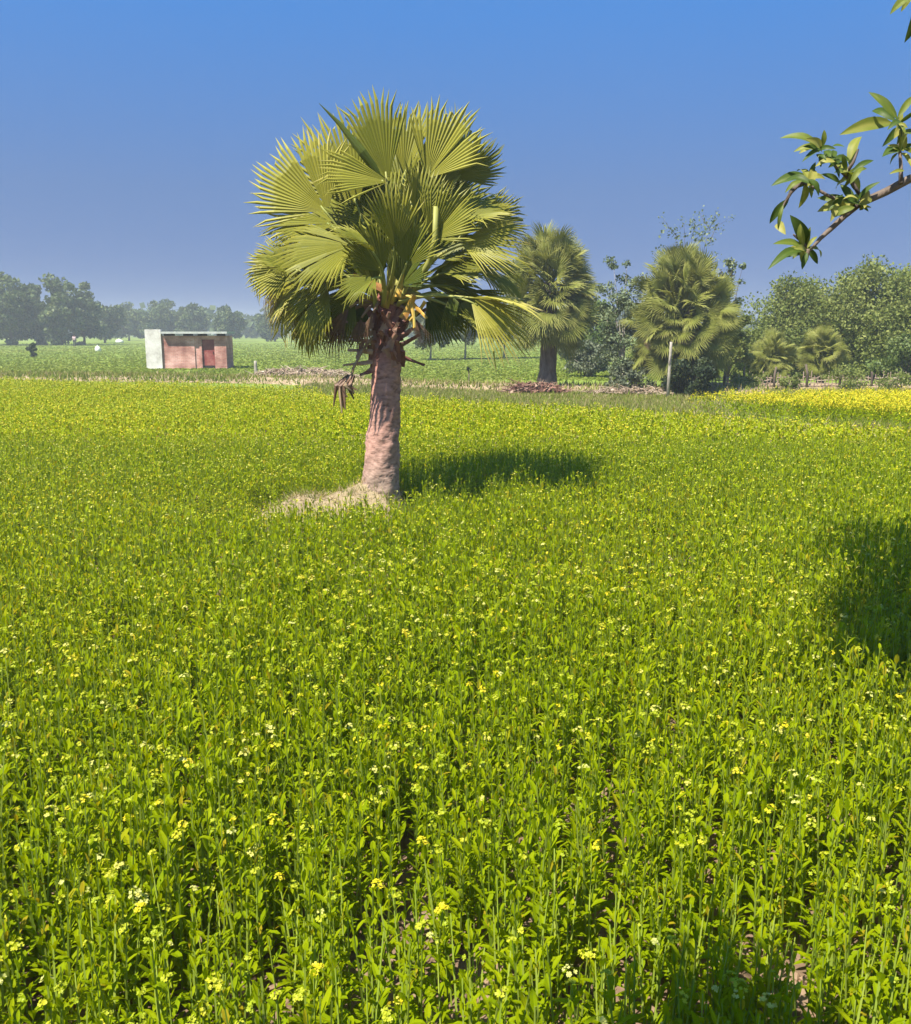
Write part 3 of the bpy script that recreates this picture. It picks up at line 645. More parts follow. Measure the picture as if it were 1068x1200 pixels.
# the earth heaped round the palm's foot, trailing off to the left
M['mound'] = noise_mat('mound_earth', [(0.3, (0.16, 0.125, 0.07)), (0.5, (0.29, 0.225, 0.13)), (0.72, (0.40, 0.32, 0.20))], 7, bump=1.0, bscale=30)
def mound():
    r = np.random.default_rng(15); nx, ny = 60, 22; V = []
    for j in range(ny):
        for i in range(nx):
            x_ = PB[0]-1.75+2.25*i/(nx-1); v = -1+2*j/(ny-1); y_ = PB[1]+0.02+v*0.5
            u = x_-PB[0]
            hgt = 0.26*math.exp(-(u/.33)**2)+0.33/(1+math.exp(-(u+1.3)/.13))/(1+math.exp((u-.12)/.1))
            wv = .5 if u > -.35 else .34
            hh = hgt*max(0, 1-(v*.5/wv)**2)**1.2
            hh += .10*(vnoise(np.array([x_]), np.array([y_]), .17, 41)[0]-.5)*min(1, hh*8)+.03*(vnoise(np.array([x_]), np.array([y_]), .06, 42)[0]-.5)*min(1, hh*8)
            V.append((x_, y_, hh-(.02 if hgt < .02 or abs(v) > .97 else 0)))
    i = np.arange(nx-1)[None]; j = np.arange(ny-1)[:, None]*nx
    nb = NB(); nb.add(V, np.stack([j+i, j+i+1, j+nx+i+1, j+nx+i], -1).reshape(-1, 4))
    tag(nb.build('earth_mound', M['mound'], smooth=True), kind='structure')
    Vv = np.array(V); Vv = Vv[Vv[:, 2] > .05]; sel = Vv[r.integers(0, len(Vv), 420)]
    nb = NB(); nb.add(*tufts(sel, r, 4, .03, .02, .09, .008, 1.8, .3, 1.0))
    sg = Vv[r.integers(0, len(Vv), 150)]; nb.add(*tufts(sg, r, 5, .03, .04, .13, .010, .8, .1, .9), mi=1)
    tag(nb.build('mound_straw', [M['dry_grass'], M['grass']]), 'dry straw and weeds lying on the earth mound at the palm foot', 'straw', kind='stuff')
mound()

# ------------------------------------------------------------------ distant palms
def far_palm(name, label, base, height, crown_r, n_fr, blade, seed, trunk_r, skirt=0, full=True, zc=None, leafmat='palm_far', stack=0.0):
    r = np.random.default_rng(seed); t = thing(name, label, 'palm tree', base)
    zc = height-crown_r*1.0 if zc is None else zc
    k = 14; z = np.linspace(-.1, zc, k)
    V, Fs = tube(np.column_stack([np.sin(z*.8)*.05, np.cos(z)*.03, z]), trunk_r*np.interp(z, [0, .5, zc], [1.35, 1.05, .85]), 14, jit=.06)
    NB().add(V, Fs, .5).build('trunk', M['bark'], t)
    protos_ = []
    for v in range(4):
        V, Fs, T = frond_mesh(blade, R(r.uniform(62, 88)), 26, r, .22, .16, .52, pleat=.6, tint0=.42, tipt=.78, flop=.08)
        Vp, Fp = tube(curve((0, -crown_r*.75, -.12), (0, -crown_r*.3, .05), (0, blade*.08, 0), 6), np.linspace(.035, .014, 6), 5)
        nb = NB(); nb.add(V, Fs, np.clip(T+r.uniform(-.12, .12), 0, 1)); nb.add(Vp, Fp, .45)
        protos_.append(nb)
    meshes = []
    for v, nb in enumerate(protos_): meshes.append(nb.build('frond', M[leafmat], t))
    cnt = 0
    for i in range(n_fr):
        q = (i+.5)/n_fr; az = i*2.39996+r.normal(0, .2); el = R(88)-R(132 if full else 95)*q**.72+r.normal(0, .1)
        d = np.array([math.cos(az)*math.cos(el), math.sin(az)*math.cos(el), math.sin(el)])
        hub = np.array([0, 0, zc-stack*q+.15])+d*crown_r*.58*r.uniform(.55, 1.12)
        # the blade leans out and, lower down, hangs; its face looks up and out
        a = d+np.array([0, 0, -.25*q]); nrm = np.array([-d[0]*.5, -d[1]*.5, 1.0]) if el > .6 else np.array([d[0]*.6, d[1]*.6, 1.0])
        nrm = nrm+r.normal(0, .9, 3)+np.array([0, -.35, 0]); Mx = frame(a, nrm)
        o = meshes[cnt % 4] if cnt < 4 else meshes[cnt % 4].copy()
        if cnt >= 4: C.objects.link(o); o.parent = t
        s = r.uniform(.85, 1.12); m4 = Matrix([[*(Mx[i_]*s), hub[i_]] for i_ in range(3)]+[[0, 0, 0, 1]])
        o.matrix_local = m4; cnt += 1
    for i in range(skirt):
        az = i*2.4; V, Fs, T = frond_mesh(blade*.8, R(45), 14, r, .5, .2, .4, pleat=.8, tint0=.45, tipt=.85, flop=.2)
        d = np.array([math.cos(az), math.sin(az), 0])
        nb = NB(); nb.add(V@frame(np.array([d[0]*.45, d[1]*.45, -1.0]), d+[0, 0, .3]).T+np.array([0, 0, zc-crown_r*.35])+d*crown_r*.5, Fs, T)
        nb.build('dry_frond', M['dry_frond'], t)
    return t
gb = ground_at(641, 459)
far_palm('fan_palm', 'tall fan palm with dark trunk standing just behind the large palm crown', (gb[0], gb[1], .25), 6.1, 1.9, 210, .85, 61, .30, zc=3.7, stack=1.3)
gc = ground_at(795, 462)
far_palm('fan_palm', 'squat bushy fan palm with a skirt of dead fronds beside a pale pole', (gc[0], gc[1], .2), 4.9, 2.35, 270, .78, 62, .30, skirt=30, zc=2.75, stack=1.0)
g1 = ground_at(961, 452); far_palm('dwarf_fan_palm', 'small round fan palm behind the low fence in front of the feathery trees', (g1[0], g1[1], 0), 2.1, 1.05, 90, .5, 63, .13, zc=1.25, stack=.35)
g2 = ground_at(902, 452); far_palm('dwarf_fan_palm', 'small ragged fan palm left of the round one behind the low fence', (g2[0], g2[1], 0), 1.85, 1.0, 70, .46, 64, .13, zc=1.1, stack=.3)

# ------------------------------------------------------------------ broadleaf trees, bushes
def tree(name, label, cat, base, height, width, mat, seed, leaf=.16, n_cl=46, per=110, trunk_h=.3, trunk_r=None, bark='bark', low=.22, depth=None, droop=0.0, group=None, twigs=0, core=1.0, parts=('trunk', 'crown')):
    r = np.random.default_rng(seed); t = thing(name, label, cat, base, group)
    depth = depth or width; tr = trunk_r or height*.03
    # clumps through the crown's volume, uneven outline
    cl = []
    while len(cl) < n_cl:
        p = r.uniform(-1, 1, 3)
        q = np.linalg.norm(p)
        if q > 1 or q < .35*r.uniform(0, 1): continue
        ang = math.atan2(p[1], p[0]); bulge = .80+.28*math.sin(3*ang+seed)*math.cos(2.2*p[2]+seed)+r.uniform(-.12, .12)
        zz = low*height+(height*(1-low))*(p[2]*.5*(bulge*.5+.5)+.5)
        cl.append((p[0]*bulge*width/2, p[1]*bulge*depth/2, zz))
    cl = np.array(cl)
    nb = NB()
    V, Fs = tube([(0, 0, -.1), (tr*.5, 0, trunk_h*height*.5), (0, tr*.4, trunk_h*height)], [tr*1.3, tr, tr*.8], 8, jit=.1); nb.add(V, Fs)
    fork = np.array([0, tr*.4, trunk_h*height])
    for i in range(min(14, n_cl)):
        tgt = cl[i]; V, Fs = tube(curve(fork*[1, 1, r.uniform(.75, 1)], (fork+tgt)/2+[0, 0, .08*height], tgt, 6), np.linspace(tr*.5, tr*.08, 6), 5); nb.add(V, Fs)
    tip_ = []
    for i in range(twigs):
        p = cl[r.integers(len(cl))]; e = p+[r.normal(0, .12)*height*.5, r.normal(0, .12)*height*.5, height*r.uniform(.06, .15)]
        V, Fs = tube([p, (p+e)/2+r.normal(0, .10, 3), e], [.012, .008, .003], 4); nb.add(V, Fs); tip_.append(e); tip_.append((p+e)/2)
    nb.build(parts[0], M[bark], t, smooth=True)
    nb = NB(); sz = (width+depth)/2
    for c in cl:
        m = int(per*r.uniform(.6, 1.4)); cr = r.uniform(.09, .17)*sz
        d = r.normal(size=(m, 3)); d /= np.linalg.norm(d, axis=1)[:, None]
        cen = c+d*cr*(r.uniform(0, 1, m)**.45)[:, None]*[1, 1, .75]-np.array([0, 0, 1])*(droop*cr*r.uniform(0, 1, m)**2)[:, None]
        cen[:, 2] = np.maximum(cen[:, 2], .05)
        nb.add(*card_batch(cen, leaf*r.uniform(.6, 1.35, m), r, tint=np.clip(r.normal(.5, .2, m)+r.uniform(-.25, .25), 0, 1)))
    for e in tip_: nb.add(*card_batch(np.asarray(e)+r.normal(0, .10, (14, 3)), leaf*r.uniform(.5, 1, 14), r))
    nb.build(parts[1], M[mat], t)
    return t
GT = lambda px, d: np.array([(px-W0/2)/F*d*1.0, d, 0])
# round the squat palm
tree('leafy_tree', 'pale bluish leafy young tree growing against the left side of the squat palm', 'tree', GT(728, 33.2), 4.9, 2.2, 'blue_leaf', 71, .10, 80, 90, .2, .06, 'pale_bark', low=.04, depth=1.8)
tree('sparse_tree', 'thin sparse tree whose twigs rise above the squat palm', 'tree', GT(800, 34.6), 6.7, 2.6, 'blue_leaf', 72, .12, 38, 22, .3, .05, 'bark', low=.45, twigs=10)
tree('sparse_tree', 'slender open tree with scattered leaves right of the squat palm', 'tree', GT(846, 33.8), 5.1, 1.3, 'blue_leaf', 73, .13, 24, 34, .3, .05, 'bark', low=.35, twigs=4)
tree('round_bush', 'light green rounded bush right of the squat palm', 'bush', GT(850, 36.5), 3.1, 1.9, 'feather_leaf', 74, .13, 44, 160, .15, .05, low=.02)
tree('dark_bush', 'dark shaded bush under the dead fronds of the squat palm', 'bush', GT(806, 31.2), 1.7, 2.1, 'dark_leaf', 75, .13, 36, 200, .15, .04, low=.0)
tree('twiggy_bush', 'low olive bush at the foot of the bluish young tree', 'bush', GT(738, 32.2), 1.25, 1.8, 'grey_leaf', 76, .12, 18, 80, .15, .03, low=.0)
# behind
tree('leafy_tree', 'dark green tree between the two fan palms', 'tree', GT(690, 52), 3.9, 3.6, 'green_leaf', 77, .2, 70, 170, .2, .1, low=.05)
tree('grey_bush', 'pale greyish scrub under the dark green tree', 'bush', GT(690, 45), 1.9, 2.9, 'grey_leaf', 78, .16, 34, 120, .15, .04, 'pale_bark', low=.0)
for i, (px, hh, ww, lab) in enumerate(((505, 3.9, 4.2, 'grey green tree with pale stems just right of the large palm trunk'), (545, 4.4, 4.6, 'grey green tree with pale stems in the middle of the gap between palms'), (590, 4.2, 4.2, 'grey green tree with pale stems behind the drooping right frond'))):
    tree('pale_stemmed_tree', lab, 'tree', GT(px, 72+i*2), hh, ww, 'grey_leaf', 80+i, .24, 60, 110, .45, .07, 'pale_bark', low=.28, group='pale stemmed trees between the palms')
for i, (px, d, hh, ww, lab) in enumerate(((930, 45, 4.9, 5.0, 'feathery light green tree behind the small fan palms'), (1010, 43, 5.6, 5.6, 'tallest feathery light green tree at the right edge of the view'), (1080, 44, 5.2, 5.4, 'feathery light green tree cut off by the right side of the photo'))):
    tree('feathery_tree', lab, 'tree', GT(px, d), hh, ww, 'feather_leaf', 90+i, .15, 150, 260, .18, .07, low=.02, droop=1.2, group='feathery trees behind the low fence', twigs=14)
tree('dark_bush', 'dark green bush at the right end of the low fence', 'bush', GT(1052, 37), 2.2, 2.4, 'green_leaf', 95, .15, 24, 90, .1, .04, low=.0)
tree('olive_bush', 'olive bush between the round bush and the small fan palms', 'bush', GT(878, 40), 2.4, 2.4, 'feather_leaf', 96, .15, 34, 140, .1, .04, low=.0)

for i, (px, d, hh, ww, lab) in enumerate(((868, 34.2, 1.0, 1.7, 'low pale green shrub at the left end of the low fence'), (925, 34.0, .75, 1.3, 'smallest pale green shrub in front of the low fence'), (990, 34.1, 1.0, 2.0, 'pale green shrub in front of the low fence right of the round small palm'), (1035, 33.9, .8, 2.1, 'pale green shrub in front of the right part of the low fence'))):
    tree('low_shrub', lab, 'shrub', GT(px, d), hh, ww, 'feather_leaf', 98+i, .09, 16, 70, .1, .02, low=.0, group='shrubs in front of the low fence')
# treeline on the left: each tree its own
TL = [(-10, 150, 10.5, 9, 'blunt topped'), (22, 146, 11.2, 9, 'tall broad'), (52, 150, 10.2, 8, 'round headed'), (80, 147, 10.6, 8.5, 'dense full'), (106, 152, 9.4, 8, 'low spreading'),
      (130, 176, 7.6, 7, 'small'), (158, 215, 8.5, 11, 'flat topped'), (196, 212, 9.6, 11, 'domed'), (232, 210, 8.2, 9, 'squat'), (274, 196, 7.2, 6.5, 'pointed'), (326, 200, 7.0, 8, 'loose'), (372, 205, 7.4, 9, 'bushy'), (415, 210, 7.6, 9, 'rounded')]
where = ['at the far left edge of the photo', 'above and left of the small dark bush', 'above the small dark bush', 'behind the distant person', 'right of the distant person', 'beside the white heap', 'just left of the brick hut roof', 'behind the left half of the brick hut', 'behind the middle of the brick hut', 'right of the brick hut', 'just left of the large palm crown', 'behind the lower left fronds of the large palm', 'just left of the large palm trunk']
for i, ((px, d, hh, ww, ad), wh) in enumerate(zip(TL, where)):
    tree('treeline_tree', f'{ad} hazy tree {wh}', 'tree', GT(px, d), hh*1.0, ww, 'wood_leaf', 120+i, .62, 70, 120, .2, .2, low=.0, group='trees of the hazy far treeline')
def far_wood():
    r = np.random.default_rng(140); nb = NB()
    for i in range(210):
        d = r.uniform(260, 420); xx = r.uniform(-.62, .62)*d; hh = r.uniform(6, 11)
        m = 60; dv = r.normal(size=(m, 3)); dv /= np.linalg.norm(dv, axis=1)[:, None]
        cen = np.array([xx, d, hh*.45])+dv*(r.uniform(.3, 1, m))[:, None]*[6.5, 4, hh*.5]; cen[:, 2] = np.maximum(cen[:, 2], .4)
        nb.add(*card_batch(cen, 2.0*r.uniform(.7, 1.4, m), r, aspect=.9, tint=np.clip(r.normal(.45, .2, m), 0, 1)))
    tag(nb.build('far_wood', M['wood_leaf']), 'hazy mass of distant woodland along the horizon', 'woodland', kind='stuff')
far_wood()

# small bushes and brush
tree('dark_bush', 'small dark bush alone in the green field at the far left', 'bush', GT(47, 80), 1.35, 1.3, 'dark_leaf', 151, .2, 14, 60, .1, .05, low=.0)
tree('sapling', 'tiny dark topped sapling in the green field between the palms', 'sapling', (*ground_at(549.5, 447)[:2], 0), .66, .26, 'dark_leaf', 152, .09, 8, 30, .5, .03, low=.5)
def brush(name, label, c, lx, ly, hz, mat, seed, n=420, rz=0.0, cat='brush heap'):
    r = np.random.default_rng(seed); t = thing(name, label, cat, c, rz=rz)
    nb = NB()
    for i in range(n):
        p = np.array([r.uniform(-1, 1)*lx/2, r.normal(0, .35)*ly/2, 0]); e = max(0, 1-(2*p[0]/lx)**4-(p[1]/ly)**2)
        p[2] = r.uniform(0, hz)*e; a = r.uniform(0, 6.28); l_ = r.uniform(.2, .6)
        q = p+np.array([math.cos(a)*l_, math.sin(a)*l_*.6, r.uniform(-.05, .22)*l_*2])
        q[2] = max(q[2], 0); V, Fs = tube([p, (p+q)/2+r.normal(0, .03, 3), q], [.016, .013, .005], 4, cap=False); nb.add(V, Fs, r.uniform(0, 1))
    nb.build('stick_pile', M[mat], t)
    nb = NB(); m = n*3; p = np.column_stack([r.uniform(-1, 1, m)*lx/2, r.normal(0, .4, m)*ly/2, np.zeros(m)]); e = np.clip(1-(2*p[:, 0]/lx)**4-(p[:, 1]/ly)**2, 0, 1); p[:, 2] = r.uniform(0, hz, m)*e
    nb.add(*card_batch(p, .12*r.uniform(.5, 1.5, m), r)); nb.build('dead_leaves', M[mat], t)
    return t
gp = ground_at(347, 449); brush('brushwood_heap', 'long heap of dry pinkish brushwood left of the large palm trunk', (gp[0], gp[1]+2, .1), 5.6, 2.0, .45, 'straw_brush', 161, 420, -.35)
gr = ground_at(625, 461); brush('brushwood_heap', 'reddish brown brush heap at the foot of the tall fan palm', (gr[0], gr[1]-1.0, .1), 1.9, 1.0, .32, 'red_brush', 162, 260)
gq = ground_at(735, 464); brush('brushwood_heap', 'low scatter of pinkish dry brush left of the pale pole', (gq[0], gq[1]-.3, .1), 2.6, .8, .16, 'straw_brush', 163, 160)

# ------------------------------------------------------------------ pole, post, fence
def post(name, label, cat, base, hgt, rad, mat, lean=0.0):
    t = thing(name, label, cat, base); V, Fs = tube([(0, 0, -.2), (lean*.4, .01, hgt*.4), (lean*.8, 0, hgt*.8), (lean, 0, hgt)], [rad*1.1, rad, rad*.9, rad*.75], 9, jit=.08)
    NB().add(V, Fs).build('shaft', M[mat], t, smooth=True); return t
g = ground_at(778, 465)
t = post('wooden_pole', 'thin pale wooden pole standing in front of the squat palm', 'pole', (g[0], g[1]-.6, .1), 1.75, .055, 'pale_bark', .03)
V, Fs = tube([(.03, -.05, 1.3), (.0, -.09, 1.15), (-.03, -.05, 1.0)], [.012, .014, .01], 5); NB().add(V, Fs).build('knot_rope', M['bark'], t)
g = ground_at(321, 436); post('short_post', 'short pale post behind the dry brushwood heap', 'post', (g[0], 46, 0), .75, .09, 'pale_bark')
def fence():
    r = np.random.default_rng(170); y0 = 34.9; x0, x1 = 9.6, 19.5
    t = thing('low_fence', 'low pinkish fence of sticks and dark posts behind the yellow strip', 'fence', (x0, y0, .1))
    for i in range(9):
        xx = (x1-x0)*i/8; V, Fs = tube([(xx, 0, -.2), (xx+r.normal(0, .03), 0, .5), (xx+r.normal(0, .05), 0, .70+r.uniform(-.15, .2))], [.05, .045, .035], 7, jit=.1)
        NB().add(V, Fs, .2).build('fence_post', M['bark'], t, smooth=True)
    for i in range(8):                       # one wattle panel between each two posts
        nb = NB(); a, b = (x1-x0)*i/8+.08, (x1-x0)*(i+1)/8-.08
        for k in range(4):
            z = .07+k*.10+r.normal(0, .01); xs = np.linspace(a, b, 9)
            V, Fs = tube(np.column_stack([xs, .025*np.cos(np.arange(9)*math.pi+k*math.pi), np.full(9, z)+r.normal(0, .02, 9)]), .018, 5); nb.add(V, Fs, r.uniform(0, 1))
        for xs in np.linspace(a+.06, b-.06, 8):
            V, Fs = tube([(xs, 0, 0), (xs+r.normal(0, .02), 0, .50+r.uniform(-.12, .14))], .018, 5); nb.add(V, Fs, r.uniform(0, .6))
        nb.build('wattle_panel', M['wattle'], t)
M['wattle'] = leaf_mat('wattle', [(0, (0.27, 0.19, 0.14)), (0.5, (0.38, 0.28, 0.21)), (1, (0.48, 0.38, 0.29))], 0)
fence()

# ------------------------------------------------------------------ brick hut
def brick_mat():
    m, t, b = new_mat('pink_brick')
    tc = t.nodes.new('ShaderNodeTexCoord'); mp = t.nodes.new('ShaderNodeMapping'); mp.inputs['Rotation'].default_value = (math.pi/2, 0, 0)
    t.links.new(tc.outputs['Object'], mp.inputs[0])
    br = t.nodes.new('ShaderNodeTexBrick'); br.inputs['Scale'].default_value = 1.0; br.inputs['Brick Width'].default_value = .25; br.inputs['Row Height'].default_value = .08
    br.inputs['Mortar Size'].default_value = .008; br.inputs['Color1'].default_value = (.42, .18, .145, 1); br.inputs['Color2'].default_value = (.54, .26, .21, 1); br.inputs['Mortar'].default_value = (.45, .36, .30, 1)
    t.links.new(mp.outputs[0], br.inputs['Vector'])
    n = t.nodes.new('ShaderNodeTexNoise'); n.inputs['Scale'].default_value = 1.1; n.inputs['Detail'].default_value = 5; t.links.new(tc.outputs['Object'], n.inputs['Vector'])
    r = ramp(t, [(.35, (.55, .45, .44)), (.47, (.85, .80, .78)), (.55, (1.05, 1.05, 1.05)), (.68, (1.3, 1.45, 1.5))]); t.links.new(n.outputs[0], r.inputs[0])
    mm = t.nodes.new('ShaderNodeMix'); mm.data_type = 'RGBA'; mm.blend_type = 'MULTIPLY'; mm.inputs[0].default_value = 1
    t.links.new(br.outputs[0], mm.inputs[6]); t.links.new(r.outputs[0], mm.inputs[7]); t.links.new(mm.outputs[2], b.inputs['Base Color']); b.inputs['Roughness'].default_value = .9
    return m
M['brick'] = brick_mat()
M['plaster'] = noise_mat('white_plaster', [(.35, (.40, .37, .33)), (.5, (.56, .53, .48)), (.65, (.68, .66, .61))], 1.8, bump=.3)
M['slab'] = noise_mat('concrete_slab', [(.3, (.33, .34, .31)), (.6, (.48, .49, .45))], 3, bump=.3)
M['red_door'] = noise_mat('red_door', [(.3, (.13, .03, .028)), (.5, (.24, .06, .05)), (.7, (.36, .15, .12))], 2.2)
M['dark'] = noise_mat('dark_inside', [(.3, (.02, .016, .014)), (.6, (.04, .03, .03))], 3)
def hut():
    d = 55.0; k = d/F; base = np.array([(177-W0/2)*k, d, 0])
    t = thing('brick_hut', 'low pink brick hut with a grey slab roof and white plastered left end', 'hut', base, rz=.06)
    # front runs from x=1.0 (198 px) to 5.1 (273 px); doorway 3.35..4.5
    nb = NB()
    for b_ in ((1.02, 3.05, 0, .23, -.1, 1.92), (3.35, 3.5, 0, .23, -.1, 1.92), (4.3, 5.05, 0, .23, -.1, 1.92), (3.5, 4.3, .02, .21, 1.72, 1.92), (4.82, 5.05, .23, 2.2, -.1, 1.92), (1.02, 4.82, 1.97, 2.2, -.1, 1.92), (3.05, 3.35, .06, .2, -.1, 1.92)): nb.add(*boxv(*b_))
    nb.build('brick_wall', M['brick'], t)
    nb = NB(); nb.add(*boxv(0, 1.0, -.12, .2, -.1, 2.3)); nb.add(*boxv(0, .22, .2, 2.2, -.1, 2.25)); nb.build('plaster_wall', M['plaster'], t)
    nb = NB(); nb.add(*boxv(1.03, 5.2, -.34, 2.3, 2.05, 2.17)); rf = nb.build('roof', M['slab'], t)
    nb = NB()
    for xx in (1.2, 2.4, 3.3, 4.5): nb.add(*boxv(xx, xx+.1, -.12, 2.2, 1.92, 2.05))
    nb.build('roof_beam', M['dark'], rf)
    nb = NB(); nb.add(*boxv(3.52, 4.28, .10, .15, .18, 1.70)); dr = nb.build('door', M['red_door'], t)
    nb = NB(); nb.add(*boxv(4.18, 4.22, .07, .098, .85, 1.0)); nb.build('handle', M['dark'], dr)
    nb = NB(); nb.add(*boxv(3.52, 4.28, .11, .2, 0, .17)); nb.build('threshold', M['dark'], t)
hut(); bpy.data.objects['brick_hut'].scale = (.93, 1, 1)
# distant white bundles
M['white_cloth'] = noise_mat('white_sack', [(.3, (.62, .63, .55)), (.7, (.78, .78, .72))], 4, bump=.4)
def sack(name, label, cat, base, sx, sy, sz, seed):
    r = np.random.default_rng(seed); V = []; nr, ns = 9, 14; o = thing(name, label, cat, base)
    prof = [(.75, 0), (.98, .12), (1.02, .35), (.92, .58), (.66, .78), (.25, .88), (.16, .93), (.30, 1.02), (.2, 1.06)]
    for pr, z in prof:
        for j in range(ns):
            a = j*2*math.pi/ns; q = pr*(1+.09*math.sin(3*a+z*4)+r.normal(0, .03)); V.append((math.cos(a)*q*sx/2, math.sin(a)*q*sy/2, z*sz))
    i = np.arange(nr-1)[:, None]*ns; j = np.arange(ns)[None]
    Fq = np.stack([i+j, i+(j+1) % ns, i+ns+(j+1) % ns, i+ns+j], -1).reshape(-1, 4)
    NB().add(V, [Fq, np.array([list(range((nr-1)*ns, nr*ns))])]).build('sack_body', M['white_cloth'], o, smooth=True)
    V, Fs = tube([(math.cos(a)*sx*.09, math.sin(a)*sy*.09, sz*.92) for a in np.linspace(0, 6.28, 12)], .02, 5, cap=False); NB().add(V, Fs).build('tie', M['bark'], o)
g = ground_at(115, 412); sack('white_sack', 'white tied sack standing in the far green field right of the person', 'sack', (g[0], g[1], 0), .62, .5, .66, 181)
g = ground_at(140, 402); sack('white_heap', 'wide low white covered heap at the foot of the far treeline', 'heap', (g[0], g[1], 0), 1.5, 1.0, .75, 182)

# ------------------------------------------------------------------ distant person
def person():
    g = ground_at(88, 406.5); t = thing('person', 'distant person in a pale pink shirt and dark trousers standing in the field', 'person', (g[0], g[1], 0), rz=.5)
    def skin(name, verts, edges, rad, mat):
        me = bpy.data.meshes.new(name); me.from_pydata(verts, edges, []); o = bpy.data.objects.new(name, me); C.objects.link(o); o.parent = t
        md = o.modifiers.new('skin', 'SKIN'); sv = me.skin_vertices[0].data if me.skin_vertices else None
        if sv is None:
            bpy.context.view_layer.objects.active = o; sv = me.skin_vertices[0].data
        for i, q in enumerate(rad): sv[i].radius = (q, q) if not isinstance(q, tuple) else q
        sv[0].use_root = True
        o.modifiers.new('sub', 'SUBSURF').levels = 1; o.modifiers['sub'].render_levels = 1
        me.materials.append(mat); return o
    sk, _, b = new_mat('skin'); b.inputs['Base Color'].default_value = (.22, .12, .075, 1)
    sh, _, b = new_mat('pink_shirt'); b.inputs['Base Color'].default_value = (.72, .50, .50, 1); b.inputs['Roughness'].default_value = .9
    tr, _, b = new_mat('dark_trousers'); b.inputs['Base Color'].default_value = (.03, .035, .05, 1); b.inputs['Roughness'].default_value = .9
    hr, _, b = new_mat('black_hair'); b.inputs['Base Color'].default_value = (.012, .01, .01, 1)
    V = [(0, 0, .92), (0, 0, 1.12), (0, 0, 1.34), (0, 0, 1.45), (0, -.01, 1.53), (0, -.02, 1.62), (0, -.01, 1.70),
         (.17, 0, 1.38), (.22, -.02, 1.12), (.23, -.10, .88), (.225, -.13, .80), (-.17, 0, 1.38), (-.22, -.02, 1.12), (-.23, -.10, .88), (-.225, -.13, .80),
         (.09, 0, .88), (.10, -.02, .48), (.10, .01, .08), (.10, -.14, .03), (-.09, 0, .88), (-.11, -.02, .48), (-.11, .01, .08), (-.11, -.14, .03), (0, -.10, 1.60)]
    E = [(0, 1), (1, 2), (2, 3), (3, 4), (4, 5), (5, 6), (2, 7), (7, 8), (8, 9), (9, 10), (2, 11), (11, 12), (12, 13), (13, 14), (0, 15), (15, 16), (16, 17), (17, 18), (0, 19), (19, 20), (20, 21), (21, 22), (5, 23)]
    ra = [.13, .12, .13, .06, .055, .09, .075, .06, .045, .033, .03, .06, .045, .033, .03, .085, .06, .045, .035, .085, .06, .045, .035, .016]
    for s, hx in ((1, 10), (-1, 14)):        # five short fingers on each hand
        hp = V[hx]
        for k, (fx, fy, fl_) in enumerate(((-.025, -.01, .075), (-.008, -.015, .085), (.008, -.015, .08), (.024, -.01, .065), (-.035 if s > 0 else .035, -.04, .05))):
            V.append((hp[0]+fx, hp[1]+fy, hp[2]-fl_)); E.append((hx, len(V)-1)); ra.append(.009)
    skin('body', V, E, ra, sk)
    skin('shirt', [(0, 0, .90), (0, 0, 1.12), (0, 0, 1.36), (.17, 0, 1.38), (.215, -.02, 1.14), (-.17, 0, 1.38), (-.215, -.02, 1.14)], [(0, 1), (1, 2), (2, 3), (3, 4), (2, 5), (5, 6)], [.165, .15, .155, .085, .068, .085, .068], sh)
    skin('trousers', [(0, 0, .90), (.09, 0, .85), (.10, -.02, .48), (.10, .01, .12), (-.09, 0, .85), (-.11, -.02, .48), (-.11, .01, .12)], [(0, 1), (1, 2), (2, 3), (0, 4), (4, 5), (5, 6)], [.15, .115, .085, .07, .115, .085, .07], tr)
    skin('hair', [(0, .02, 1.66), (0, .015, 1.74), (0, .05, 1.58)], [(0, 1), (0, 2)], [.098, .075, .05], hr)
person()

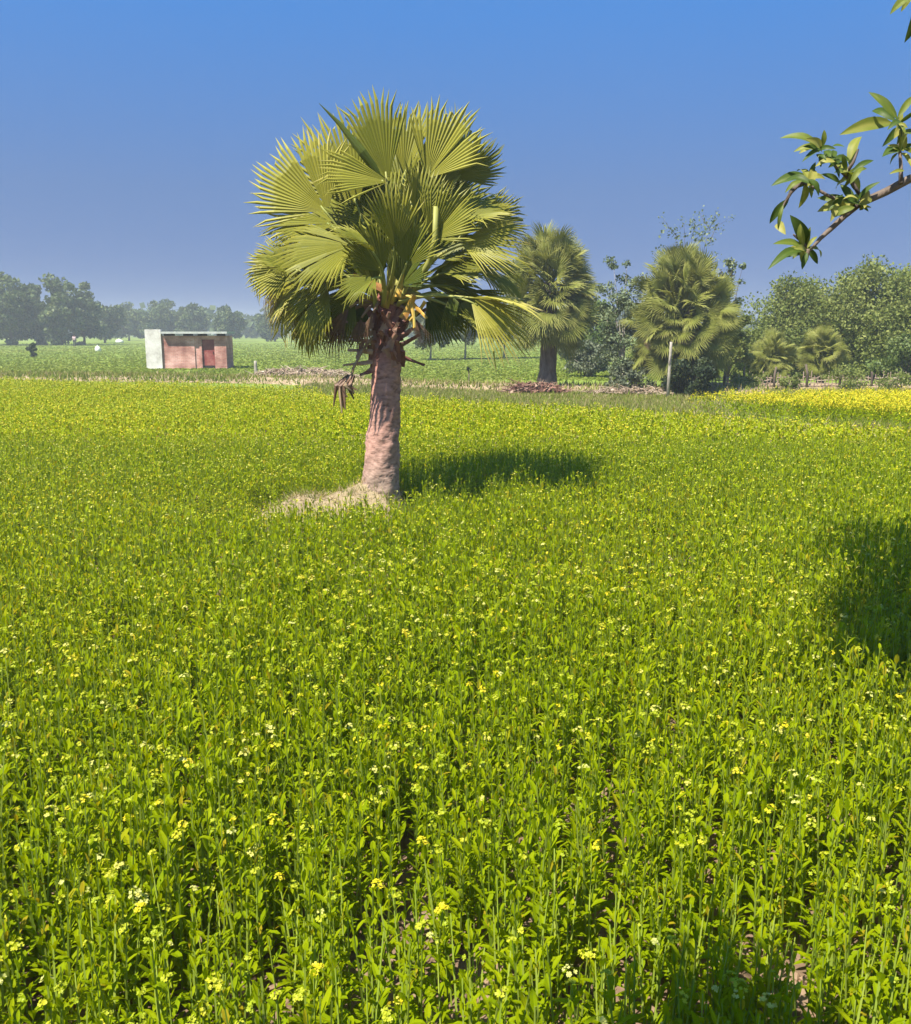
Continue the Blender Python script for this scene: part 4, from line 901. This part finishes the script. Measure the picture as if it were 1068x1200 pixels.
# ------------------------------------------------------------------ overhanging tree, right
def near_tree():
    r = np.random.default_rng(201)
    base = np.array([4.3, -.2, 0.0]); t = thing('overhanging_tree', 'leafy tree reaching in from the right with a low leafy branch', 'tree', base)
    nb = NB(); fork = np.array([4.2, 0, 2.6])
    V, Fs = tube([base-[0, 0, .2], base+[.05, .05, 1.2], fork], [.24, .19, .16], 12, jit=.06); nb.add(V, Fs)
    limbs = [(2.6, 1.6, 4.4), (1.4, 3.2, 5.2), (4.6, 2.4, 5.4), (5.6, .2, 5.2), (4.0, -1.8, 5.0), (2.2, .2, 4.8), (.0, .6, 4.2), (-1.3, .6, 3.6), (3.4, 1.5, 3.2)]
    for L in limbs:
        V, Fs = tube(curve(fork, (fork+np.array(L))/2+[0, 0, .4], L, 8), np.linspace(.10, .025, 8), 7, jit=.05); nb.add(V, Fs)
    nb.build('trunk', M['bark'], t, smooth=True, loc=base)
    # leaf clusters; the crown keeps clear of the sunlit part of the field and of the view itself
    te = math.tan(SUN_EL); cs = []; tries = 0
    def shadow_px(p):
        hgt = p[2]-.45; s = np.array([p[0]+SD[0]*hgt/te, p[1]+SD[1]*hgt/te, .45]); a, b_, dd = project(s); return a[0], b_[0], dd[0]
    def free(p):                # keeps the clusters out of the view itself
        a, b_, dd = project(p)
        if dd[0] < -.6: return True
        if dd[0] < .9: return p[2] > 3.0
        mg = F*.34/dd[0]+20
        return not (-mg < a[0] < W0+mg and -mg < b_[0] < H0+mg)
    def caster(px, py, hgt):    # where a cluster must hang to shade this spot of the field
        g = ground_at(px, py, .45); return np.array([g[0]-SD[0]*hgt/te, g[1]-SD[1]*hgt/te, .45+hgt])
    for px, py in [(1010, 622), (1040, 632), (1066, 628), (990, 640), (1020, 655), (1050, 660), (1075, 655), (1090, 640), (1000, 690), (1040, 700), (1075, 700), (1030, 730), (1060, 735), (1090, 740), (1045, 765), (1075, 775), (1000, 760), (1060, 800), (1095, 800), (1110, 680), (1100, 720), (1020, 785), (1035, 755), (1055, 780), (1040, 740), (1070, 760), (1060, 720), (1085, 790)]:
        for k in range(6):
            p = caster(px+r.normal(0, 11), py+r.normal(0, 8), r.uniform(3.6, 5.2))
            if free(p): cs.append(p)
    for px, py in [(838, 1150), (850, 1168), (822, 1172), (838, 1190)]:
        for k in range(3):
            p = caster(px+r.normal(0, 14), py+r.normal(0, 12), r.uniform(2.9, 3.3))
            if free(p): cs.append(p)
    while tries < 1500:
        tries += 1
        p = np.array([r.uniform(1, 7), r.uniform(-3, 4), r.uniform(3.2, 6.3)])
        sx_, sy_, sd_ = shadow_px(p)
        if not (sd_ <= 0 or (sd_ > 0 and (sx_ > W0+60 or sy_ > H0+160))): continue
        if np.linalg.norm((p-[4, .4, 4.8])/[3, 3, 1.6]) > 1 or r.uniform() < .6 or not free(p): continue
        cs.append(p)
    bc = at(985, 215, 3.25); ts = np.array(to_sun)
    cs = [c for c in cs if not (np.dot(c-bc, ts) > 0 and np.linalg.norm((c-bc)-ts*np.dot(c-bc, ts)) < .5)]
    nb = NB()
    for c in cs:
        m = 30; d = r.normal(size=(m, 3)); d /= np.linalg.norm(d, axis=1)[:, None]
        b_ = c+d*.05; az = np.arctan2(d[:, 1], d[:, 0]); el = np.clip(np.arcsin(d[:, 2])*.7, -1, 1)
        b_ = c+r.normal(0, .10, (m, 3))
        nb.add(*leaf_batch(b_, az, el, r.uniform(.10, .16, m), r.uniform(.035, .05, m), r.uniform(.1, .5, m), 0, r.uniform(0, .8, m)))
    nb.build('crown', M['branch_leaf'], t, loc=base)
    # the low branch seen against the sky
    D = 3.25; P_ = lambda px, py, dd=0: at(px, py, D+dd)
    nb = NB()
    V, Fs = tube([fork, (3.4, 1.5, 3.2), (2.6, 2.6, 2.95), P_(1110, 196, .0), P_(1066, 210), P_(1040, 224, -.02), P_(1018, 234, -.03), P_(1004, 241, -.04)], [.08, .045, .024, .016, .0145, .014, .013, .0105], 8, jit=.12); nb.add(V, Fs)
    V, Fs = tube([P_(1006, 240, -.04), P_(990, 253, -.05), P_(974, 268, -.06), P_(962, 279, -.06), P_(950, 293, -.06)], [.011, .010, .009, .007, .004], 6); nb.add(V, Fs)
    tw = [[(1012, 236), (1000, 215), (985, 200), (968, 182)], [(1000, 240), (985, 236), (968, 228), (948, 216), (935, 214)], [(1056, 215), (1056, 195), (1054, 165), (1052, 140)], [(990, 205), (1000, 190), (1006, 175)], [(948, 292), (938, 282), (930, 275)], [(948, 292), (946, 305)], [(938, 214), (927, 226), (920, 238), (915, 248)]]
    for q in tw:
        V, Fs = tube([P_(a, b_, -.04+r.normal(0, .02)) for a, b_ in q], np.linspace(.008, .003, len(q)), 5); nb.add(V, Fs)
    br = nb.build('branch', M['bark'], t, smooth=True, loc=base)
    # leaves: base pixel, tip pixel, tint, width
    LV = [(962, 172, 914, 162, .45, .30), (960, 176, 930, 178, .7, .34), (964, 172, 966, 152, .55, .42), (968, 174, 940, 190, .1, .3), (970, 178, 990, 172, .15, .3), (962, 180, 962, 196, .2, .4),
          (948, 208, 904, 218, .2, .34), (940, 212, 920, 226, .5, .34), (950, 210, 956, 190, .12, .42), (944, 214, 936, 244, .72, .4), (952, 216, 920, 212, .05, .3), (948, 220, 958, 214, .8, .4),
          (925, 233, 902, 262, .08, .30), (918, 240, 912, 270, .35, .2), (911, 262, 921, 275, .95, .5),
          (996, 196, 1010, 160, .75, .32), (992, 200, 988, 180, .3, .34), (998, 202, 1024, 188, .08, .3), (992, 206, 978, 192, .7, .4), (986, 210, 1002, 210, .75, .42), (984, 214, 962, 204, .2, .3), (990, 212, 980, 222, .85, .42), (996, 216, 1012, 196, .5, .3),
          (1004, 236, 1032, 213, .15, .24), (1002, 240, 985, 216, .1, .36), (1000, 241, 958, 248, .80, .46), (1002, 243, 974, 256, .5, .40), (1004, 240, 992, 228, .05, .4), (1006, 240, 1020, 228, .85, .5), (1000, 240, 958, 232, .3, .3), (1008, 242, 1018, 248, .2, .4),
          (944, 290, 926, 252, .06, .36), (942, 288, 938, 262, .7, .4), (944, 292, 906, 286, .4, .3), (942, 296, 900, 316, .12, .24), (944, 296, 916, 302, .2, .3), (946, 296, 940, 316, .05, .4), (946, 292, 956, 290, .85, .4), (944, 290, 950, 266, .6, .36), (946, 294, 932, 290, .9, .4), (948, 292, 962, 302, .4, .34),
          (1052, 140, 1018, 108, .35, .26), (1046, 144, 984, 158, .72, .28), (1052, 138, 1072, 112, .5, .28), (1050, 142, 1022, 130, .1, .3), (1054, 144, 1076, 128, .15, .3), (1052, 146, 1064, 150, .8, .5), (1052, 150, 1034, 172, .06, .36), (1054, 152, 1060, 176, .85, .36), (1056, 156, 1072, 168, .5, .3), (1050, 156, 1042, 168, .9, .4),
          (1054, 178, 1034, 184, .1, .24), (1056, 172, 1076, 182, .6, .3), (1060, 200, 1042, 204, .75, .26), (1056, 176, 1064, 156, .7, .3)]
    hubs = [(962, 176), (948, 214), (994, 206), (1003, 240), (944, 292), (1053, 146), (1055, 178), (975, 190), (985, 236)]
    for hx, hy in hubs:
        for k in range(8):
            a = r.uniform(0, 6.28); l_ = r.uniform(12, 28); LV.append((hx+r.normal(0, 3), hy+r.normal(0, 3), hx+math.cos(a)*l_, hy-math.sin(a)*l_*.8+4, r.choice([.05, .15, .5, .75, .9]), r.uniform(.28, .45)))
    def leaf_set(leaves, dep):
        nb = NB()
        for (bx, by, tx, ty, tn, wd) in leaves:
            wd = wd*.84; tn = .25+.72*tn
            d0 = dep+r.normal(0, .05); b0 = P_(bx, by, d0); t0 = P_(tx, ty, d0+r.normal(0, .035)); L = np.linalg.norm(t0-b0); ax = (t0-b0)/L
            nn = np.array([r.normal(-.2, .35), -1.0, r.normal(.5, .35)]); nn -= ax*np.dot(nn, ax); nn /= np.linalg.norm(nn); sd = np.cross(ax, nn)
            ks = 9; V = []; T = []; bend = r.uniform(.05, .18)
            for k in range(ks):
                u = k/(ks-1); ww = L*wd*.5*(math.sin(math.pi*u**.85)**.75 if 0 < u < 1 else .03)
                c = b0+ax*L*u+nn*(bend*L*math.sin(math.pi*u))+np.array([0, 0, 1])*(.05*L*math.sin(math.pi*u))
                for e in (-1, -.5, 0, .5, 1):
                    V.append(c+sd*ww*e+nn*(abs(e)*ww*.28+.03*ww*math.sin(u*17))); T.append(np.clip(tn+(.10 if e == 0 else 0)+r.normal(0, .03), 0, 1))
            i = np.arange(ks-1)[:, None]*5; j = np.arange(4)[None]
            nb.add(V, np.stack([i+j, i+j+1, i+6+j, i+5+j], -1).reshape(-1, 4), T)
        return nb
    nb = leaf_set(LV, -.04)
    nb.build('branch_foliage', M['branch_leaf'], br, smooth=True, loc=base)
    # the tips of a higher branch in the top corner
    nb = NB()
    V, Fs = tube([(1.4, 3.2, 5.2), (1.55, 3.3, 4.3), P_(1075, -40, .1), P_(1078, 0, .1), P_(1074, 22, .1)], [.03, .02, .01, .008, .004], 6); nb.add(V, Fs)
    b2_ = nb.build('branch', M['bark'], t, smooth=True, loc=base); nb = NB()
    nb = leaf_set([(1068, -4, 1043, 17, .5, .42), (1070, -6, 1056, 14, .75, .4), (1073, 8, 1060, 50, .15, .42), (1074, 14, 1072, 54, .3, .4), (1072, -10, 1092, 10, .4, .4), (1068, -8, 1050, -20, .3, .4)], .1)
    nb.build('branch_foliage', M['branch_leaf'], b2_, loc=base)
near_tree()

# soil clods in the gaps of the near crop
r = np.random.default_rng(210); nb = NB()
for g in bare:
    for k in range(26):
        c = np.array([g[0]+r.normal(0, .09), g[1]+r.normal(-.08, .14), .006]); s = r.uniform(.008, .028)
        V, Fs = tube([c-[0, 0, s*.3], c+[0, 0, s*.2], c+[r.normal(0, s*.2), r.normal(0, s*.2), s*.8]], [s, s*1.05, s*.45], 7, jit=.25); nb.add(V, Fs)
tag(nb.build('soil_clods', M['soil']), 'dry crumbled clods of soil in the gaps of the near crop', 'soil', kind='stuff')

# ------------------------------------------------------------------ air
HAZE = 0.0015
V, Fq = boxv(-395, 395, -32, 695, -1, 15); nb = NB(); nb.add(V, Fq)
hm = bpy.data.materials.new('haze_air'); hm.use_nodes = True; tt = hm.node_tree; tt.nodes.remove(tt.nodes['Principled BSDF'])
pv = tt.nodes.new('ShaderNodeVolumePrincipled'); pv.inputs['Color'].default_value = (.88, .95, .90, 1); pv.inputs['Density'].default_value = HAZE; pv.inputs['Anisotropy'].default_value = .2
tt.links.new(pv.outputs[0], tt.nodes['Material Output'].inputs['Volume'])
hz = nb.build('haze', hm); tag(hz, 'thin pale air haze over the fields', 'haze', kind='stuff')
